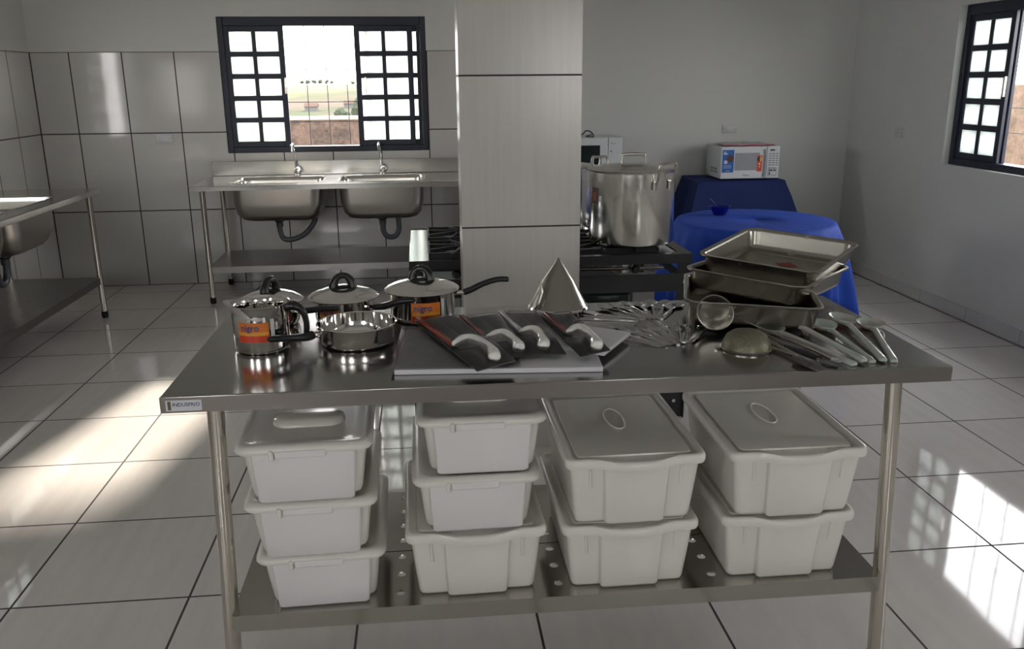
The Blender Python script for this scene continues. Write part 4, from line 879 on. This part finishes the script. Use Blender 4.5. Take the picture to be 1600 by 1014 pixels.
def rect_table(x0, x1, y0, y1, z, label, clabel, drop=.50, m=m_blue_shade, flare=.07, rz=0):
    cx, cy_ = (x0+x1)/2, (y0+y1)/2; W, D = x1-x0, y1-y0
    t = thing('side_table', (cx, cy_, 0), label, 'table', rz=rz)
    MB().box(-W/2+.015, W/2-.015, -D/2+.015, D/2-.012, z-.03, z-.006).build('tabletop', m_whitep, t, bevel=.004)
    for a in (-1, 1):
        for c2 in (-1, 1): MB().box(a*(W/2-.05)-.02, a*(W/2-.05)+.02, c2*(D/2-.05)-.02, c2*(D/2-.05)+.02, 0, z-.03).build('leg', m_whitep, t)
    rings = []; nn = 20
    def ring(g, zz, wob, gb=0):
        P = []
        per = [(1, -1, 1, 1), (1, 1, -1, 1), (-1, 1, -1, -1), (-1, -1, 1, -1)]
        for e, (ax_, ay_, bx_, by_) in enumerate(per):
            for i in range(nn):
                s = i/nn; px_, py_ = ax_*(1-s)+bx_*s, ay_*(1-s)+by_*s
                nx2, ny2 = (1, 0) if e == 0 else (0, 1) if e == 1 else (-1, 0) if e == 2 else (0, -1)
                u = (e*nn+i); ww = wob*(math.sin(u*.55)+.6*math.sin(u*1.27+1))
                gy_ = min(g, gb) if py_ > .98 else g
                P.append((px_*(W/2+g)+nx2*ww, (py_*D/2+(g*py_ if py_ < 0 else 0))+(ny2*ww if ny2 < 0 else 0), zz))
        return P
    rings = [ring(-.15, z, 0), ring(-.01, z, 0), ring(.0, z-.004, 0), ring(.003, z-.02, .001), ring(flare*.25, z-.12, .004), ring(flare*.6, z-.3, .009), ring(flare, z-drop, .014)]
    c = MB().loft(rings, True, False).build('tablecloth', m, ang=70); c.location = (cx, cy_, 0); c.rotation_euler = (0, 0, rz); tag(c, clabel, 'tablecloth'); return t
rect_table(2.045, 2.715, 6.30, 6.735, .768, 'side table carrying the stickered microwave, hidden by its blue cloth', 'blue cloth coloured darker for shade, under the stickered microwave by the back wall', .55, flare=.16)
rect_table(.86, 1.56, 6.28, 6.74, .800, 'side table behind the stove carrying the dark-windowed microwave', 'blue cloth coloured darker for shade, under the dark-windowed microwave behind the stove', .60, flare=.03)

# ------------------------------------------------------------------ microwaves
mw = thing('microwave', (2.440, 6.325, .7695), 'white microwave with blue and red stickers on the shaded blue cloth', 'microwave', rz=.0)
w_, d_, h_ = .452, .33, .248
MB().box(-w_/2, w_/2, .012, d_, .010, h_).build('body', m_white, mw, bevel=.006)
dr = MB().box(-w_/2, w_/2-.102, -.006, .012, .010, h_).build('door', m_white, mw, bevel=.006)
MB().box(-w_/2+.105, w_/2-.155, -.0075, -.006, .072, h_-.048).build('door_window', m_grille, dr, smooth=False)
MB().tube(spline([(w_/2-.118, -.008, .225), (w_/2-.112, -.016, .18), (w_/2-.112, -.016, .07), (w_/2-.120, -.008, .025)], 5), [.011]*16, 10).build('door_handle', vary(mat('grey_handle', (.36, .38, .41), .3), (9, 9, 9), .05), dr)
cp_ = MB().box(w_/2-.100, w_/2, -.006, .012, .010, h_).build('control_panel', m_white, mw, bevel=.005)
MB().box(w_/2-.078, w_/2-.042, -.0075, -.006, .212, .224).build('display', m_dark, cp_, smooth=False)
b = MB()
for r_ in range(6):
    for k in range(3): b.box(w_/2-.086+k*.027, w_/2-.066+k*.027, -.0072, -.006, .105+r_*.0165, .112+r_*.0165)
b.build('button_print', mat('grey_button_print', (.22, .23, .25), .5), cp_, smooth=False)
b = MB()
for x0, x1, z0, z1 in ((.086, .020, .083, .088), (.086, .084, .030, .086), (.022, .020, .030, .086), (.086, .020, .030, .033), (.080, .050, .062, .076), (.045, .026, .062, .076), (.080, .066, .038, .055)): b.box(w_/2-x0, w_/2-x1, -.0072, -.006, z0, z1)
b.build('start_keys', mat('dark_button_print', (.10, .11, .13), .5), cp_, smooth=False)
bs_ = MB().box(-w_/2+.010, -w_/2+.098, -.0078, -.006, .058, .224).build('blue_sticker', m_blues, dr, smooth=False)
def disc(b, x, z, r, y, n=20): return b.add([(x+r*math.cos(2*PI*k/n), y, z+r*math.sin(2*PI*k/n)) for k in range(n)], [tuple(range(n))])
disc(MB(), -w_/2+.070, .160, .026, -.0082).build('food_photo', m_brown, bs_, smooth=False)
disc(MB(), -w_/2+.036, .134, .014, -.0083).build('glass_photo', m_stw, bs_, smooth=False)
b = MB(); b.box(-w_/2+.018, -w_/2+.048, -.0082, -.0079, .190, .200).box(-w_/2+.018, -w_/2+.036, -.0082, -.0079, .204, .211)
for k in range(3): b.box(-w_/2+.018, -w_/2+.080, -.0082, -.0079, .090+k*.009, .0925+k*.009)
text_plane(b, 'Midea', .014, FRONT(-w_/2+.055, -.0084, .070)); b.build('sticker_text', m_stw, bs_, smooth=False)
rs = MB().box(.052, .090, -.0078, -.006, .062, .180).build('red_sticker', m_redst, dr, smooth=False)
disc(MB(), .071, .154, .021, -.0082).build('yellow_disc', m_yel, rs, smooth=False)
b = MB(); n = 12; b.add([(.071+.021*math.cos(PI/2+PI*k/n), -.0085, .154+.021*math.sin(PI/2+PI*k/n)) for k in range(n+1)], [tuple(range(n+1))]); b.build('black_half', m_dark, rs, smooth=False)
b = MB(); disc(b, .071, .118, .007, -.0082); disc(b, .072, .098, .005, -.0082); b.build('sticker_dots', m_stw, rs, smooth=False)
b = MB(); text_plane(b, 'Midea', .020, FRONT(-.03, -.0068, .036)); b.build('brand_text', m_dark, dr, smooth=False)
b = MB()
for k in range(4):
    for q in range(2): b.box(-w_/2-.0006, -w_/2+.001, .075+k*.038, .098+k*.038, .048+q*.022-.004*k*0, .064+q*.022)
b.build('side_vent', mat('vent_shadow', (.16, .16, .17), .6), mw, smooth=False)
for sx in (-1, 1):
    for y_ in (.05, d_-.05): MB().lathe([(.001, 0), (.012, 0), (.014, .011), (.001, .011)], (sx*(w_/2-.05), y_, 0), 12).build('foot', m_rubber, mw)
# cloth on top of it
V = []; F = []; nx, ny = 30, 12
for i in range(nx+1):
    for k in range(ny+1):
        s, q = i/nx, k/ny; x = -.20+.37*s; front = -.010+.004*math.sin(s*9); y_ = front+(.27-front)*q
        z = .006+.0035*(1+math.sin(s*17+q*3))*(.6+.4*q); V.append((x, y_, z))
for i in range(nx):
    for k in range(ny): a = i*(ny+1)+k; F.append((a, a+ny+1, a+ny+2, a+1))
c = thing('dish_towel', (2.440, 6.335, .7695+h_), 'thin white towel with pink scalloped edge lying on the stickered microwave', 'towel')
MB().add(V, F).build('towel', vary(mat('white_towel', (.6, .58, .6), .8), (30, 30, 30), .05), c, ang=180, solid=.002)
P = [(-.212+.39*i/60, -.016+.003*math.sin(i*.5), .004+.0045*abs(math.sin(i*.13+.4))) for i in range(61)]
MB().tube(P, .0040, 6).build('pink_edging', m_pink, c)
m2 = thing('microwave', (1.200, 6.33, .8015), 'large white microwave with black window behind the big stockpot', 'microwave')
W2, D2, H2 = .53, .38, .295
MB().box(-W2/2, W2/2, .014, D2, .010, H2).build('body', m_white, m2, bevel=.006)
d2 = MB().box(-W2/2, W2/2-.105, -.008, .014, .010, H2).build('door', m_white, m2, bevel=.008)
MB().box(-W2/2+.05, W2/2-.165, -.0095, -.008, .055, H2-.055).build('door_window', m_glassd, d2, smooth=False, bevel=.0005)
c2 = MB().box(W2/2-.103, W2/2, -.008, .014, .010, H2).build('control_panel', m_white, m2, bevel=.004)
b = MB(); text_plane(b, 'A', .022, FRONT(W2/2-.080, -.0092, H2-.040)); text_plane(b, 'mana', .011, FRONT(W2/2-.058, -.0092, H2-.042)); disc(b, W2/2-.083, H2-.100, .006, -.0092); b.build('panel_print', mat('grey_logo_print', (.12, .13, .15), .5), c2, smooth=False)
for sx in (-1, 1):
    for y_ in (.05, D2-.05): MB().lathe([(.001, 0), (.014, 0), (.016, .011), (.001, .011)], (sx*(W2/2-.06), y_, 0), 12).build('foot', m_rubber, m2)
P = spline([(.06, .30, H2+.004), (-.02, .10, H2+.004), (.02, .02, H2+.006), (-.0, .02, H2+.040), (-.035, .03, H2+.047), (-.06, .04, H2+.022), (-.12, .05, H2+.018), (-.16, .12, H2+.004)], 6)
MB().tube([(x+.035, y_, z) for x, y_, z in [tuple(q) for q in P]], .0045, 8).build('power_cord', m_rubber, m2)

# ------------------------------------------------------------------ blue bowl with spoon
t = thing('glass_bowl', (1.712, 4.86, .7405), 'small blue glass bowl on the round blue table', 'bowl')
MB().lathe([(.001, .001), (.032, .001), (.036, .004), (.050, .030), (.058, .048), (.060, .050), (.057, .049), (.048, .030), (.034, .007), (.001, .005)], n=36).build('bowl', m_bowl, t, ang=60)
sp_ = thing('dessert_spoon', (1.712, 4.86, .7465), 'steel spoon leaning in the small blue glass bowl, handle up', 'spoon')
MB().tube([(.010, -.010, .004), (-.025, -.012, .048), (-.062, -.012, .088)], [.002, .0022, .0055], 8, .4).build('handle', m_chrome, sp_)
MB().lathe([(.001, -.003), (.010, -.001), (.013, .003), (.001, .001)], (.014, -.010, .003), 16).build('bowl', m_chrome, sp_)

# ------------------------------------------------------------------ wall outlets
def outlet(label, M4, w_=.118, h_=.066):
    t = thing('wall_outlet', (0, 0, 0), label, 'outlet'); t.matrix_world = M4
    MB().loft([[(x, -.0005, z) for x, z, _ in [(a[0], a[1], 0) for a in rrect(w_, h_, .006, 0)]], [(a[0], -.007, a[1]) for a in rrect(w_, h_, .006, 0)], [(a[0]*.96, -.009, a[1]*.94) for a in rrect(w_, h_, .006, 0)]], True, True).build('cover_plate', m_outlet, t)
    s = MB().loft([[(a[0], -.009, a[1]) for a in rrect(.040, .022, .008, 0)], [(a[0], -.0105, a[1]) for a in rrect(.038, .020, .008, 0)]], False, True).build('socket', m_white, t)
    b = MB()
    for x in (-.010, 0, .010): b.lathe([(.001, 0), (.0024, 0), (.0024, -.0008), (.001, -.0008)], n=8) if False else b.box(x-.002, x+.002, -.0112, -.0104, -.002, .002)
    b.build('socket_hole', m_dark, s, smooth=False)
    b = MB()
    for x in (-w_/2+.012, w_/2-.012): b.box(x-.003, x+.003, -.0100, -.0088, -.003, .003)
    b.build('screw', m_tube, t, smooth=False); return t
outlet('white outlet plate on the grey wall above the stickered microwave', Matrix.Translation((2.432, YB, 1.119)))
outlet('white outlet plate on the tiled wall left of the window', Matrix.Translation((-1.890, YB, 1.110)))
outlet('white outlet plate on the right wall beside the right window', Matrix.Translation((XR, 6.00, 1.118)) @ Matrix.Rotation(-PI/2, 4, 'Z'))
